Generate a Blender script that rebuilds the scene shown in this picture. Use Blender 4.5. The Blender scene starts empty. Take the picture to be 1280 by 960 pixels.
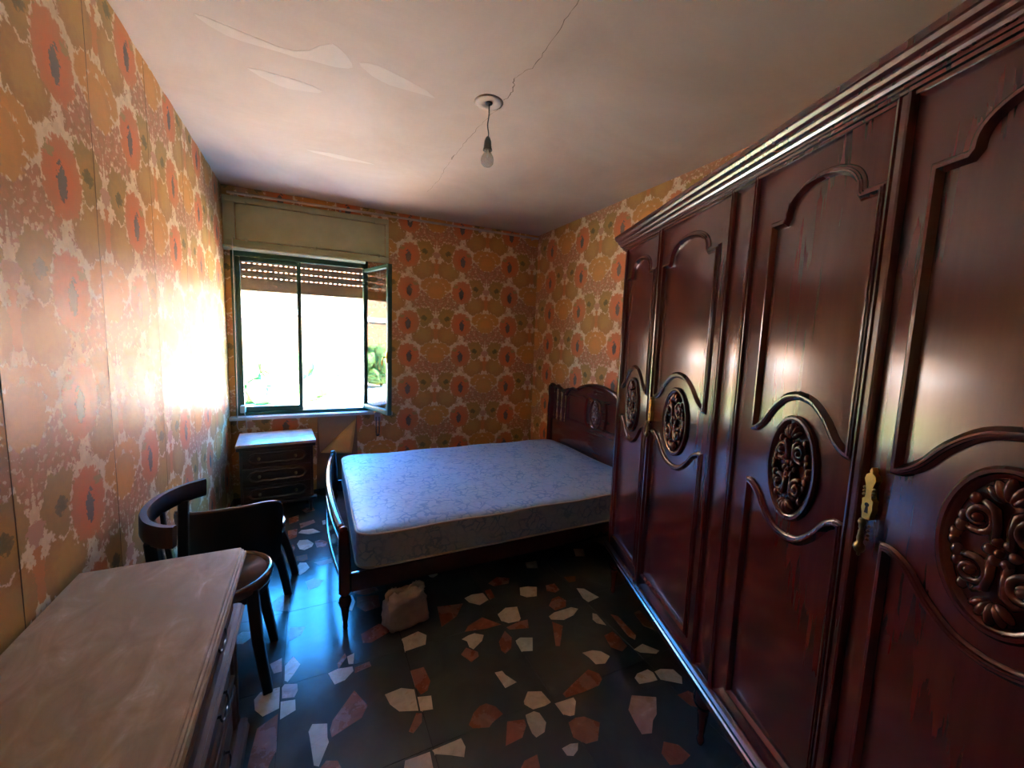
import bpy, bmesh, math, random
from mathutils import Vector, Matrix, Euler

random.seed(7)
sc = bpy.context.scene
COL = sc.collection
PI = math.pi

# ------------------------------------------------------------------ camera
cam_d = bpy.data.cameras.new('camera')
cam_d.sensor_fit = 'HORIZONTAL'
cam_d.sensor_width = 36.0
cam_d.lens = 14.293
cam_d.clip_start = 0.02
cam = bpy.data.objects.new('camera', cam_d)
COL.objects.link(cam)
right = Vector((0.898515, -0.43753, 0.035183))
up = Vector((0.016167, 0.113088, 0.993453))
fwd = Vector((0.438644, 0.892064, -0.108685))
m = Matrix.Identity(4)
for i in range(3):
    m[i][0], m[i][1], m[i][2] = right[i], up[i], -fwd[i]
m[2][3] = 1.53
cam.matrix_world = m
sc.camera = cam

# ------------------------------------------------------------------ light
SKY = 5.6
SUN = 150.0
world = bpy.data.worlds.new('sky')
sc.world = world
world.use_nodes = True
wn, wl = world.node_tree.nodes, world.node_tree.links
wn.clear()
sky = wn.new('ShaderNodeTexSky')
sky.sky_type = 'NISHITA'
sky.sun_disc = False
sky.sun_elevation = math.radians(58)
sky.sun_rotation = math.radians(195)
sky.ozone_density = 3.0
bg = wn.new('ShaderNodeBackground')
bg.inputs['Strength'].default_value = SKY
wo = wn.new('ShaderNodeOutputWorld')
tint = wn.new('ShaderNodeMix')                          # the deep blue of a clear southern sky
tint.data_type = 'RGBA'
tint.blend_type = 'MULTIPLY'
tint.inputs[0].default_value = 1.0
tint.inputs[7].default_value = (0.14, 0.72, 1.20, 1)
wl.new(sky.outputs[0], tint.inputs[6])
wl.new(tint.outputs[2], bg.inputs[0])
wl.new(bg.outputs[0], wo.inputs[0])
sun_d = bpy.data.lights.new('sun', 'SUN')
sun_d.energy = SUN
sun_d.angle = math.radians(0.6)
sun_d.color = (1.0, 0.80, 0.55)
sun = bpy.data.objects.new('sun', sun_d)
COL.objects.link(sun)
# the sun stands behind the house: its rays travel towards +y and down
sun.rotation_euler = Vector((0.25, 0.80, -1.35)).to_track_quat('-Z', 'Y').to_euler()
sc.view_settings.view_transform = 'Standard'
sc.view_settings.look = 'None'
sc.view_settings.gamma = 1.0
sc.view_settings.exposure = 0.95
sc.cycles.max_bounces = 10
sc.cycles.diffuse_bounces = 6
sc.cycles.glossy_bounces = 5
sc.cycles.transparent_max_bounces = 12
sc.cycles.sample_clamp_indirect = 12.0
sc.cycles.caustics_reflective = True
sc.cycles.use_denoising = True

# ------------------------------------------------------------------ helpers
def link(name, bm, mat, parent=None, smooth=False, recalc=True):
    if recalc:
        bmesh.ops.recalc_face_normals(bm, faces=bm.faces[:])
    me = bpy.data.meshes.new(name)
    bm.to_mesh(me)
    bm.free()
    if smooth:
        for p in me.polygons:
            p.use_smooth = True
        if smooth != 'all':
            me.set_sharp_from_angle(angle=math.radians(40))
    me.materials.append(mat)
    o = bpy.data.objects.new(name, me)
    COL.objects.link(o)
    if parent:
        o.parent = parent
    return o

def tag(o, label=None, cat=None, group=None, kind=None):
    if label: o['label'] = label
    if cat: o['category'] = cat
    if group: o['group'] = group
    if kind: o['kind'] = kind
    return o

def thing(name, label, cat, loc=(0, 0, 0), rz=0, group=None):
    o = bpy.data.objects.new(name, None)
    o.empty_display_size = 0.1
    COL.objects.link(o)
    o.location = loc
    o.rotation_euler = (0, 0, rz)
    return tag(o, label, cat, group)

def box(bm, x0, x1, y0, y1, z0, z1, bev=0.0, seg=2):
    r = bmesh.ops.create_cube(bm, size=1)
    vs = r['verts']
    bmesh.ops.scale(bm, vec=(x1 - x0, y1 - y0, z1 - z0), verts=vs)
    bmesh.ops.translate(bm, vec=((x0 + x1) / 2, (y0 + y1) / 2, (z0 + z1) / 2), verts=vs)
    if bev:
        es = list({e for v in vs for e in v.link_edges})
        bmesh.ops.bevel(bm, geom=es, offset=bev, segments=seg, affect='EDGES', profile=0.5)

def boxo(name, b, mat, parent=None, bev=0.0, seg=2):
    bm = bmesh.new()
    box(bm, *b, bev=bev, seg=seg)
    return link(name, bm, mat, parent, smooth=bool(bev))

def prism(bm, pts, z0, z1, axes='xyz'):
    """extrude the polygon pts between z0 and z1; axes tells where (a, b, height) go"""
    def V(a, b, h):
        d = {axes[0]: a, axes[1]: b, axes[2]: h}
        return (d['x'], d['y'], d['z'])
    lo = [bm.verts.new(V(a, b, z0)) for a, b in pts]
    hi = [bm.verts.new(V(a, b, z1)) for a, b in pts]
    n = len(pts)
    bm.faces.new(lo[::-1]); bm.faces.new(hi)
    for i in range(n):
        j = (i + 1) % n
        bm.faces.new((lo[i], lo[j], hi[j], hi[i]))

def lathe(bm, prof, c=(0, 0, 0), n=20, axis='z', sx=1.0, sy=1.0):
    rings = []
    for r, z in prof:
        ring = []
        for k in range(n):
            a = 2 * PI * k / n
            p = (r * math.cos(a) * sx, r * math.sin(a) * sy, z)
            if axis == 'y': p = (p[0], p[2], p[1])
            if axis == 'x': p = (p[2], p[0], p[1])
            ring.append(bm.verts.new((c[0] + p[0], c[1] + p[1], c[2] + p[2])))
        rings.append(ring)
    for a, b in zip(rings, rings[1:]):
        for k in range(n):
            j = (k + 1) % n
            bm.faces.new((a[k], a[j], b[j], b[k]))
    if prof[0][0] > 1e-5: bm.faces.new(rings[0][::-1])
    if prof[-1][0] > 1e-5: bm.faces.new(rings[-1])
    bmesh.ops.remove_doubles(bm, verts=[v for r in rings for v in r], dist=1e-6)

def smooth_path(pts, per=6, closed=False):
    P = [Vector(p) for p in pts]
    n = len(P)
    out = []
    rng = range(n) if closed else range(n - 1)
    for i in rng:
        if closed:
            a, b, c, d = P[(i - 1) % n], P[i], P[(i + 1) % n], P[(i + 2) % n]
        else:
            a, b, c, d = P[max(i - 1, 0)], P[i], P[i + 1], P[min(i + 2, n - 1)]
        for k in range(per):
            t = k / per
            out.append(0.5 * ((2 * b) + (c - a) * t + (2 * a - 5 * b + 4 * c - d) * t * t + (3 * b - a - 3 * c + d) * t ** 3))
    if not closed:
        out.append(P[-1])
    return out

def tube(bm, pts, r, n=8, closed=False, sect=None):
    """sweep a round section (or sect = list of (a, b)) along pts; r may be a list"""
    P = [Vector(p) for p in pts]
    N = len(P)
    R = r if isinstance(r, (list, tuple)) else [r] * N
    rings = []
    ref = None
    for i in range(N):
        if closed:
            t = P[(i + 1) % N] - P[i - 1]
        else:
            t = P[min(i + 1, N - 1)] - P[max(i - 1, 0)]
        t.normalize()
        if ref is None:
            ref = Vector((0, 0, 1)) if abs(t.z) < 0.9 else Vector((1, 0, 0))
        side = t.cross(ref)
        if side.length < 1e-4:
            side = t.orthogonal()
        side.normalize()
        nrm = side.cross(t).normalized()
        ref = nrm
        if sect:
            ring = [bm.verts.new(P[i] + side * a * R[i] + nrm * b * R[i]) for a, b in sect]
        else:
            ring = [bm.verts.new(P[i] + (side * math.cos(2 * PI * k / n) + nrm * math.sin(2 * PI * k / n)) * R[i]) for k in range(n)]
        rings.append(ring)
    m_ = len(rings[0])
    prs = list(zip(rings, rings[1:])) + ([(rings[-1], rings[0])] if closed else [])
    for a, b in prs:
        for k in range(m_):
            j = (k + 1) % m_
            bm.faces.new((a[k], a[j], b[j], b[k]))
    if not closed:
        bm.faces.new(rings[0][::-1]); bm.faces.new(rings[-1])

def ribbon(bm, pts, sect, closed=True, place=lambda u, v, h: (u, h, v)):
    """moulding on a plane: pts are (u, v); sect is [(offset across, height)]; corners are mitred"""
    P = [Vector((p[0], p[1])) for p in pts]
    N = len(P)
    rings = []
    for i in range(N):
        a = P[i - 1] if (closed or i > 0) else None
        c = P[(i + 1) % N] if (closed or i < N - 1) else None
        d1 = (P[i] - a).normalized() if a is not None else None
        d2 = (c - P[i]).normalized() if c is not None else None
        if d1 is None: d1 = d2
        if d2 is None: d2 = d1
        n1, n2 = Vector((-d1.y, d1.x)), Vector((-d2.y, d2.x))
        q = n1 + n2
        if q.length < 1e-4: q = n1.copy()
        q.normalize()
        k = 1.0 / max(q.dot(n1), 0.5)
        rings.append([bm.verts.new(place(P[i].x + q.x * o * k, P[i].y + q.y * o * k, h)) for o, h in sect])
    prs = list(zip(rings, rings[1:])) + ([(rings[-1], rings[0])] if closed else [])
    for a, b in prs:
        for k in range(len(sect) - 1):
            bm.faces.new((a[k], a[k + 1], b[k + 1], b[k]))
    if not closed:
        bm.faces.new(rings[0]); bm.faces.new(rings[-1][::-1])

def ball(bm, c, r, sx=1, sy=1, sz=1, rot=None, u=10, v=7):
    q = bmesh.ops.create_uvsphere(bm, u_segments=u, v_segments=v, radius=r)
    M = Matrix.Translation(c) @ (rot.to_4x4() if rot else Matrix.Identity(4)) @ Matrix.Diagonal((sx, sy, sz, 1))
    bmesh.ops.transform(bm, matrix=M, verts=q['verts'])

def extrude_profile(bm, prof, a0, a1, place):
    """prof = closed outline [(p, q)] swept straight from a0 to a1; place(a, p, q) -> xyz"""
    A = [bm.verts.new(place(a0, p, q)) for p, q in prof]
    B = [bm.verts.new(place(a1, p, q)) for p, q in prof]
    n = len(prof)
    bm.faces.new(A[::-1]); bm.faces.new(B)
    for i in range(n):
        j = (i + 1) % n
        bm.faces.new((A[i], A[j], B[j], B[i]))

# ------------------------------------------------------------------ materials
class NT:
    def __init__(self, tree):
        self.t = tree; self.n = tree.nodes; self.l = tree.links
    def new(self, typ, **kw):
        x = self.n.new(typ)
        for k, v in kw.items(): setattr(x, k, v)
        return x
    def put(self, sock, v):
        if hasattr(v, 'links') or isinstance(v, bpy.types.NodeSocket):
            self.l.new(v, sock)
        elif v is not None:
            if sock.type == 'RGBA' and len(v) == 3: v = (*v, 1)
            sock.default_value = v
    def math(self, op, a, b=None, c=None, clamp=False):
        x = self.new('ShaderNodeMath', operation=op, use_clamp=clamp)
        self.put(x.inputs[0], a)
        if b is not None: self.put(x.inputs[1], b)
        if c is not None: self.put(x.inputs[2], c)
        return x.outputs[0]
    def mix(self, f, a, b, blend='MIX'):
        x = self.new('ShaderNodeMix', data_type='RGBA', blend_type=blend)
        self.put(x.inputs[0], f); self.put(x.inputs[6], a); self.put(x.inputs[7], b)
        return x.outputs[2]
    def noise(self, vec, scale, detail=3, rough=0.55, dist=0.0):
        x = self.new('ShaderNodeTexNoise')
        if vec is not None: self.l.new(vec, x.inputs['Vector'])
        x.inputs['Scale'].default_value = scale
        x.inputs['Detail'].default_value = detail
        x.inputs['Roughness'].default_value = rough
        x.inputs['Distortion'].default_value = dist
        return x.outputs['Fac']
    def mapping(self, vec, scale=(1, 1, 1), rot=(0, 0, 0), loc=(0, 0, 0)):
        x = self.new('ShaderNodeMapping')
        self.l.new(vec, x.inputs[0])
        x.inputs['Scale'].default_value = scale
        x.inputs['Rotation'].default_value = rot
        x.inputs['Location'].default_value = loc
        return x.outputs[0]
    def ramp(self, fac, stops, interp='LINEAR'):
        x = self.new('ShaderNodeValToRGB')
        x.color_ramp.interpolation = interp
        el = x.color_ramp.elements
        while len(el) < len(stops): el.new(0.5)
        for e, (p, c) in zip(el, stops):
            e.position = p; e.color = (*c, 1) if len(c) == 3 else c
        self.put(x.inputs[0], fac)
        return x.outputs[0]
    def step(self, v, lo, hi):
        x = self.new('ShaderNodeMapRange', interpolation_type='SMOOTHSTEP')
        self.put(x.inputs[0], v)
        x.inputs[1].default_value = lo; x.inputs[2].default_value = hi
        return x.outputs[0]

def base(name, color=(0.5, 0.5, 0.5), rough=0.5, metal=0.0, spec=0.5, coat=0.0, coat_rough=0.1):
    m = bpy.data.materials.new(name)
    m.use_nodes = True
    b = m.node_tree.nodes['Principled BSDF']
    b.inputs['Base Color'].default_value = (*color, 1)
    b.inputs['Roughness'].default_value = rough
    b.inputs['Metallic'].default_value = metal
    b.inputs['Specular IOR Level'].default_value = spec
    b.inputs['Coat Weight'].default_value = coat
    b.inputs['Coat Roughness'].default_value = coat_rough
    return m, b, NT(m.node_tree)

def bump(t, b, h, strength=0.2, dist=0.01):
    x = t.new('ShaderNodeBump')
    x.inputs['Strength'].default_value = strength
    x.inputs['Distance'].default_value = dist
    t.l.new(h, x.inputs['Height'])
    t.l.new(x.outputs[0], b.inputs['Normal'])

def wood(name, dark, light, rough=0.25, coat=0.0, grain=(1, 1, 12), scale=9.0, spec=0.5, coat_rough=0.1):
    m, b, t = base(name, rough=rough, coat=coat, spec=spec, coat_rough=coat_rough)
    co = t.new('ShaderNodeTexCoord').outputs['Object']
    v = t.mapping(co, scale=tuple(1.0 / g if g > 1 else 1.0 for g in grain))
    n = t.noise(v, scale * 4, 5, 0.6, 0.4)
    t.l.new(t.ramp(n, [(0.3, dark), (0.7, light)]), b.inputs['Base Color'])
    n3 = t.noise(co, 3.0, 3)
    t.l.new(t.math('MULTIPLY_ADD', n3, 0.10, rough - 0.05), b.inputs['Roughness'])
    return m

def polished_grain(m, axis=(1, 0, 0), amount=0.68):
    """french polish over upright grain: it spreads reflections sideways, across the grain"""
    b = m.node_tree.nodes['Principled BSDF']; t = NT(m.node_tree)
    b.inputs['Anisotropic'].default_value = amount
    v = t.new('ShaderNodeVectorTransform', vector_type='VECTOR', convert_from='OBJECT', convert_to='WORLD')
    v.inputs[0].default_value = axis
    t.l.new(v.outputs[0], b.inputs['Tangent'])
    return m

def plain(name, color, rough=0.5, var=0.15, scale=8.0, metal=0.0, spec=0.5, bmp=0.0, coat=0.0):
    m, b, t = base(name, color, rough, metal, spec, coat)
    co = t.new('ShaderNodeTexCoord').outputs['Object']
    n = t.noise(co, scale, 4)
    lo = tuple(c * (1 - var) for c in color); hi = tuple(min(1, c * (1 + var)) for c in color)
    t.l.new(t.ramp(n, [(0.3, lo), (0.7, hi)]), b.inputs['Base Color'])
    if bmp:
        bump(t, b, t.noise(co, scale * 6, 3), bmp, 0.005)
    return m

# --- the flowered wallpaper: mirrored columns of blossoms, neighbours half a repeat apart
WP_A, WP_V = 0.57, 0.68
def wallpaper_group():
    g = bpy.data.node_groups.new('flowered_wallpaper', 'ShaderNodeTree')
    g.interface.new_socket('U', in_out='INPUT', socket_type='NodeSocketFloat')
    g.interface.new_socket('V', in_out='INPUT', socket_type='NodeSocketFloat')
    g.interface.new_socket('Color', in_out='OUTPUT', socket_type='NodeSocketColor')
    t = NT(g)
    gi, go = t.new('NodeGroupInput'), t.new('NodeGroupOutput')
    U, V = gi.outputs[0], gi.outputs[1]
    cb = t.new('ShaderNodeCombineXYZ')
    un = t.math('DIVIDE', U, WP_A)
    k = t.math('FLOOR', t.math('ADD', un, 0.5))
    fu0 = t.math('MULTIPLY', t.math('ABSOLUTE', t.math('SUBTRACT', un, k)), WP_A)
    vv = t.math('MULTIPLY_ADD', t.math('PINGPONG', k, 1.0), WP_V / 2, V)
    # the outlines are ragged: the same mirrored noise moves both coordinates
    t.l.new(fu0, cb.inputs[0]); t.l.new(t.math('WRAP', vv, WP_V, 0.0), cb.inputs[1])
    nz = t.new('ShaderNodeTexNoise'); nz.inputs['Scale'].default_value = 32; nz.inputs['Detail'].default_value = 3
    t.l.new(cb.outputs[0], nz.inputs['Vector'])
    sp = t.new('ShaderNodeSeparateColor'); t.l.new(nz.outputs['Color'], sp.inputs[0])
    fu = t.math('ADD', fu0, t.math('MULTIPLY_ADD', sp.outputs[0], 0.066, -0.033))
    fv = t.math('ADD', vv, t.math('MULTIPLY_ADD', sp.outputs[1], 0.066, -0.033))
    nz2 = t.new('ShaderNodeTexNoise'); nz2.inputs['Scale'].default_value = 95; nz2.inputs['Detail'].default_value = 2
    t.l.new(cb.outputs[0], nz2.inputs['Vector'])
    sp2 = t.new('ShaderNodeSeparateColor'); t.l.new(nz2.outputs['Color'], sp2.inputs[0])
    fu = t.math('ADD', fu, t.math('MULTIPLY_ADD', sp2.outputs[0], 0.030, -0.015))
    fv = t.math('ADD', fv, t.math('MULTIPLY_ADD', sp2.outputs[1], 0.030, -0.015))
    fine = t.noise(cb.outputs[0], 42, 2)
    gap = t.step(t.noise(cb.outputs[0], 30, 2), 0.47, 0.53)
    mid = t.noise(cb.outputs[0], 26, 4)
    S = 0.00119
    def cell(u, y, ru, rv):
        a = t.math('DIVIDE', t.math('SUBTRACT', fu, u * S), ru * S)
        w = t.math('WRAP', t.math('SUBTRACT', fv, (515 - y) * S), WP_V / 2, -WP_V / 2)
        c = t.math('DIVIDE', w, rv * S)
        return t.math('SQRT', t.math('ADD', t.math('MULTIPLY', a, a), t.math('MULTIPLY', c, c)))
    cream = (0.835, 0.650, 0.418)
    col = t.mix(t.step(mid, 0.45, 0.6), cream, (0.742, 0.557, 0.336))
    def blob(col, u, y, ru, rv, c, c2=None, soft=0.05, edge=True):
        d = cell(u, y, ru, rv)
        if edge and ru > 50:                              # broken cream outline where the blossom meets its neighbours
            e = t.math('MULTIPLY', t.math('SUBTRACT', 1.0, t.step(d, 1.08, 1.15)), gap)
            col = t.mix(e, col, cream)
        f = t.math('SUBTRACT', 1.0, t.step(d, 1 - soft, 1 + soft))
        cc = c
        if c2:
            cc = t.mix(t.step(t.math('ADD', t.math('MULTIPLY', d, 0.5), t.math('MULTIPLY', mid, 0.6)), 0.45, 0.75), c, c2)
        return t.mix(f, col, cc)
    rose = (0.534, 0.232, 0.116)
    rose2 = (0.441, 0.220, 0.093)
    # mottled sprays, with the cream ground showing through as specks
    speck = t.math('MULTIPLY', t.step(fine, 0.40, 0.45), 1.0)
    for u, y, ru, rv in ((78, 95, 100, 72), (95, 35, 80, 62), (165, 105, 52, 44), (30, 150, 28, 50), (190, 410, 40, 28)):
        d = cell(u, y, ru, rv)
        f = t.math('SUBTRACT', 1.0, t.step(d, 0.94, 1.06))
        cc = t.mix(t.step(mid, 0.42, 0.6), rose, rose2)
        col = t.mix(t.math('MULTIPLY', f, t.math('MULTIPLY_ADD', speck, 0.75, 0.25)), col, cc)
    col = blob(col, 112, 365, 100, 96, (0.534, 0.302, 0.087), (0.464, 0.232, 0.070))
    col = blob(col, 112, 212, 90, 82, (0.487, 0.278, 0.070), (0.406, 0.244, 0.070))
    col = blob(col, 106, 224, 26, 22, (0.17, 0.14, 0.045), (0.24, 0.17, 0.05))
    col = blob(col, 240, 265, 94, 106, (0.696, 0.191, 0.064), (0.626, 0.220, 0.081))
    col = blob(col, 244, 272, 22, 42, (0.16, 0.12, 0.10))
    col = blob(col, 240, 555, 94, 106, (0.696, 0.191, 0.064), (0.626, 0.220, 0.081))
    col = blob(col, 236, 560, 24, 44, (0.16, 0.12, 0.10))
    col = blob(col, 0, 505, 140, 70, (0.696, 0.307, 0.070), (0.615, 0.290, 0.070))
    col = blob(col, 0, 548, 88, 72, (0.696, 0.307, 0.070), (0.615, 0.290, 0.070))
    col = blob(col, 0, 345, 20, 78, (0.603, 0.232, 0.070))
    col = blob(col, 0, 245, 34, 28, (0.580, 0.302, 0.186))
    col = blob(col, 178, 500, 22, 20, (0.441, 0.278, 0.093))
    t.l.new(col, go.inputs[0])
    return g
WPG = wallpaper_group()

def wallpaper(name, axis, u0, v0):
    m, b, t = base(name, rough=0.5, spec=0.26)
    pos = t.new('ShaderNodeNewGeometry').outputs['Position']
    s = t.new('ShaderNodeSeparateXYZ'); t.l.new(pos, s.inputs[0])
    g = t.new('ShaderNodeGroup'); g.node_tree = WPG
    t.l.new(t.math('SUBTRACT', s.outputs[0 if axis == 'x' else 1], u0), g.inputs[0])
    t.l.new(t.math('SUBTRACT', s.outputs[2], v0), g.inputs[1])
    # old paper: uneven yellowing
    n = t.noise(pos, 1.6, 4, 0.6)
    c = t.mix(t.math('MULTIPLY', t.step(n, 0.4, 0.75), 0.22), g.outputs[0], (0.42, 0.27, 0.12))
    t.l.new(c, b.inputs['Base Color'])
    n2 = t.noise(pos, 9, 3)
    t.l.new(t.math('MULTIPLY_ADD', n2, 0.2, 0.38), b.inputs['Roughness'])
    st = t.mapping(pos, scale=(1, 1, 0.25))
    bump(t, b, t.noise(st, 7, 3), 0.22, 0.012)
    return m

def plaster(name):
    m, b, t = base(name, rough=0.75, spec=0.3)
    pos = t.new('ShaderNodeNewGeometry').outputs['Position']
    n = t.noise(pos, 1.3, 5, 0.6, 0.5)
    c = t.ramp(n, [(0.3, (0.51, 0.38, 0.275)), (0.55, (0.585, 0.45, 0.335)), (0.8, (0.65, 0.535, 0.415))])
    t.l.new(c, b.inputs['Base Color'])
    n2 = t.noise(t.mapping(pos, scale=(0.6, 3.0, 1), rot=(0, 0, 0.15)), 2.2, 4)
    bump(t, b, n2, 0.25, 0.02)
    return m

def tile_mat(name):
    m, b, t = base(name, rough=0.16, spec=0.5)
    pos = t.new('ShaderNodeNewGeometry').outputs['Position']
    n = t.noise(pos, 3.5, 5, 0.6, 0.6)
    c = t.ramp(n, [(0.3, (0.052, 0.056, 0.052)), (0.6, (0.076, 0.082, 0.076)), (0.8, (0.105, 0.112, 0.102))])
    t.l.new(c, b.inputs['Base Color'])
    n2 = t.noise(pos, 6, 5, 0.65)
    t.l.new(t.math('MULTIPLY_ADD', n2, 0.26, 0.05), b.inputs['Roughness'])
    bump(t, b, t.noise(pos, 40, 3), 0.05, 0.003)
    return m

def stone(name, lo, hi, vein):
    m, b, t = base(name, rough=0.25)
    pos = t.new('ShaderNodeNewGeometry').outputs['Position']
    n = t.noise(pos, 14, 5, 0.6, 1.0)
    c = t.ramp(n, [(0.3, lo), (0.62, hi), (0.72, vein), (0.76, hi)])
    t.l.new(c, b.inputs['Base Color'])
    t.l.new(t.math('MULTIPLY_ADD', t.noise(pos, 6, 5, 0.65), 0.30, 0.12), b.inputs['Roughness'])
    return m

def marble_top(name):
    m, b, t = base(name, rough=0.5, spec=0.35)
    pos = t.new('ShaderNodeNewGeometry').outputs['Position']
    v = t.mapping(pos, scale=(1.0, 0.5, 1), rot=(0, 0, 0.6))
    n = t.noise(v, 16, 5, 0.6, 0.8)
    c = t.ramp(n, [(0.30, (0.32, 0.23, 0.125)), (0.5, (0.42, 0.31, 0.18)), (0.62, (0.49, 0.38, 0.24)), (0.70, (0.64, 0.54, 0.40))])
    d = t.mix(t.step(t.noise(pos, 2.5, 3), 0.45, 0.7), c, (0.36, 0.28, 0.16))
    t.l.new(d, b.inputs['Base Color'])
    return m

def ticking(name):
    m, b, t = base(name, rough=0.5, spec=0.45)
    co = t.new('ShaderNodeTexCoord').outputs['Object']
    nz = t.new('ShaderNodeTexNoise'); nz.inputs['Scale'].default_value = 11; nz.inputs['Detail'].default_value = 3
    t.l.new(co, nz.inputs['Vector'])
    vm = t.new('ShaderNodeVectorMath', operation='MULTIPLY_ADD')
    t.l.new(nz.outputs['Color'], vm.inputs[0]); vm.inputs[1].default_value = (0.13, 0.13, 0.13); t.l.new(co, vm.inputs[2])
    vo = t.new('ShaderNodeTexVoronoi', feature='DISTANCE_TO_EDGE'); vo.inputs['Scale'].default_value = 17
    t.l.new(vm.outputs[0], vo.inputs['Vector'])
    line = t.math('SUBTRACT', 1.0, t.step(vo.outputs[0], 0.03, 0.13))
    n = t.noise(co, 6, 3)
    ground = t.mix(n, (0.35, 0.48, 0.59), (0.44, 0.52, 0.57))
    n2 = t.step(t.noise(vm.outputs[0], 26, 2), 0.5, 0.62)
    c = t.mix(t.math('MULTIPLY', n2, 0.35), ground, (0.36, 0.44, 0.52))
    c = t.mix(t.math('MULTIPLY', line, t.math('MULTIPLY_ADD', t.step(t.noise(co, 9, 2), 0.4, 0.6), 0.65, 0.20)), c, (0.17, 0.29, 0.44))
    t.l.new(c, b.inputs['Base Color'])
    bump(t, b, t.math('ADD', vo.outputs[0], t.math('MULTIPLY', n, 0.3)), 0.25, 0.008)
    return m

def glass_mat(name, tint=(1, 1, 1)):
    m = bpy.data.materials.new(name); m.use_nodes = True
    t = NT(m.node_tree); t.n.clear()
    o = t.new('ShaderNodeOutputMaterial'); mx = t.new('ShaderNodeMixShader')
    tr = t.new('ShaderNodeBsdfTransparent'); tr.inputs[0].default_value = (*tint, 1)
    gl = t.new('ShaderNodeBsdfGlossy'); gl.inputs['Roughness'].default_value = 0.01
    lw = t.new('ShaderNodeLayerWeight'); lw.inputs[0].default_value = 0.5
    f5 = t.math('MULTIPLY_ADD', t.math('POWER', lw.outputs['Facing'], 5.0), 0.6, 0.035)   # thin pane, the same from both sides
    t.l.new(f5, mx.inputs[0]); t.l.new(tr.outputs[0], mx.inputs[1]); t.l.new(gl.outputs[0], mx.inputs[2])
    t.l.new(mx.outputs[0], o.inputs[0])
    return m

def milky_glass(name):
    m = glass_mat(name, (0.93, 0.91, 0.88))
    t = NT(m.node_tree)
    o = [x for x in t.n if x.type == 'OUTPUT_MATERIAL'][0]
    inner = o.inputs[0].links[0].from_socket
    a = t.new('ShaderNodeAddShader'); d = t.new('ShaderNodeBsdfDiffuse'); tl = t.new('ShaderNodeBsdfTranslucent')
    d.inputs[0].default_value = (0.6, 0.56, 0.5, 1); tl.inputs[0].default_value = (0.6, 0.56, 0.5, 1)
    h = t.new('ShaderNodeMixShader'); t.l.new(d.outputs[0], h.inputs[1]); t.l.new(tl.outputs[0], h.inputs[2])
    q = t.new('ShaderNodeMixShader'); q.inputs[0].default_value = 0.35
    t.l.new(inner, q.inputs[1]); t.l.new(h.outputs[0], q.inputs[2]); t.l.new(q.outputs[0], o.inputs[0])
    t.n.remove(a)
    return m

def brick_mat(name):
    m, b, t = base(name, rough=0.85)
    pos = t.new('ShaderNodeNewGeometry').outputs['Position']
    s = t.new('ShaderNodeSeparateXYZ'); t.l.new(pos, s.inputs[0])
    cb = t.new('ShaderNodeCombineXYZ')
    t.l.new(t.math('ADD', s.outputs[0], s.outputs[1]), cb.inputs[0]); t.l.new(s.outputs[2], cb.inputs[1])
    br = t.new('ShaderNodeTexBrick'); br.inputs['Scale'].default_value = 4.0
    br.inputs['Color1'].default_value = (0.22, 0.092, 0.040, 1); br.inputs['Color2'].default_value = (0.26, 0.112, 0.050, 1)
    br.inputs['Mortar'].default_value = (0.24, 0.16, 0.10, 1)
    t.l.new(cb.outputs[0], br.inputs['Vector'])
    t.l.new(br.outputs[0], b.inputs['Base Color'])
    return m

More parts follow.
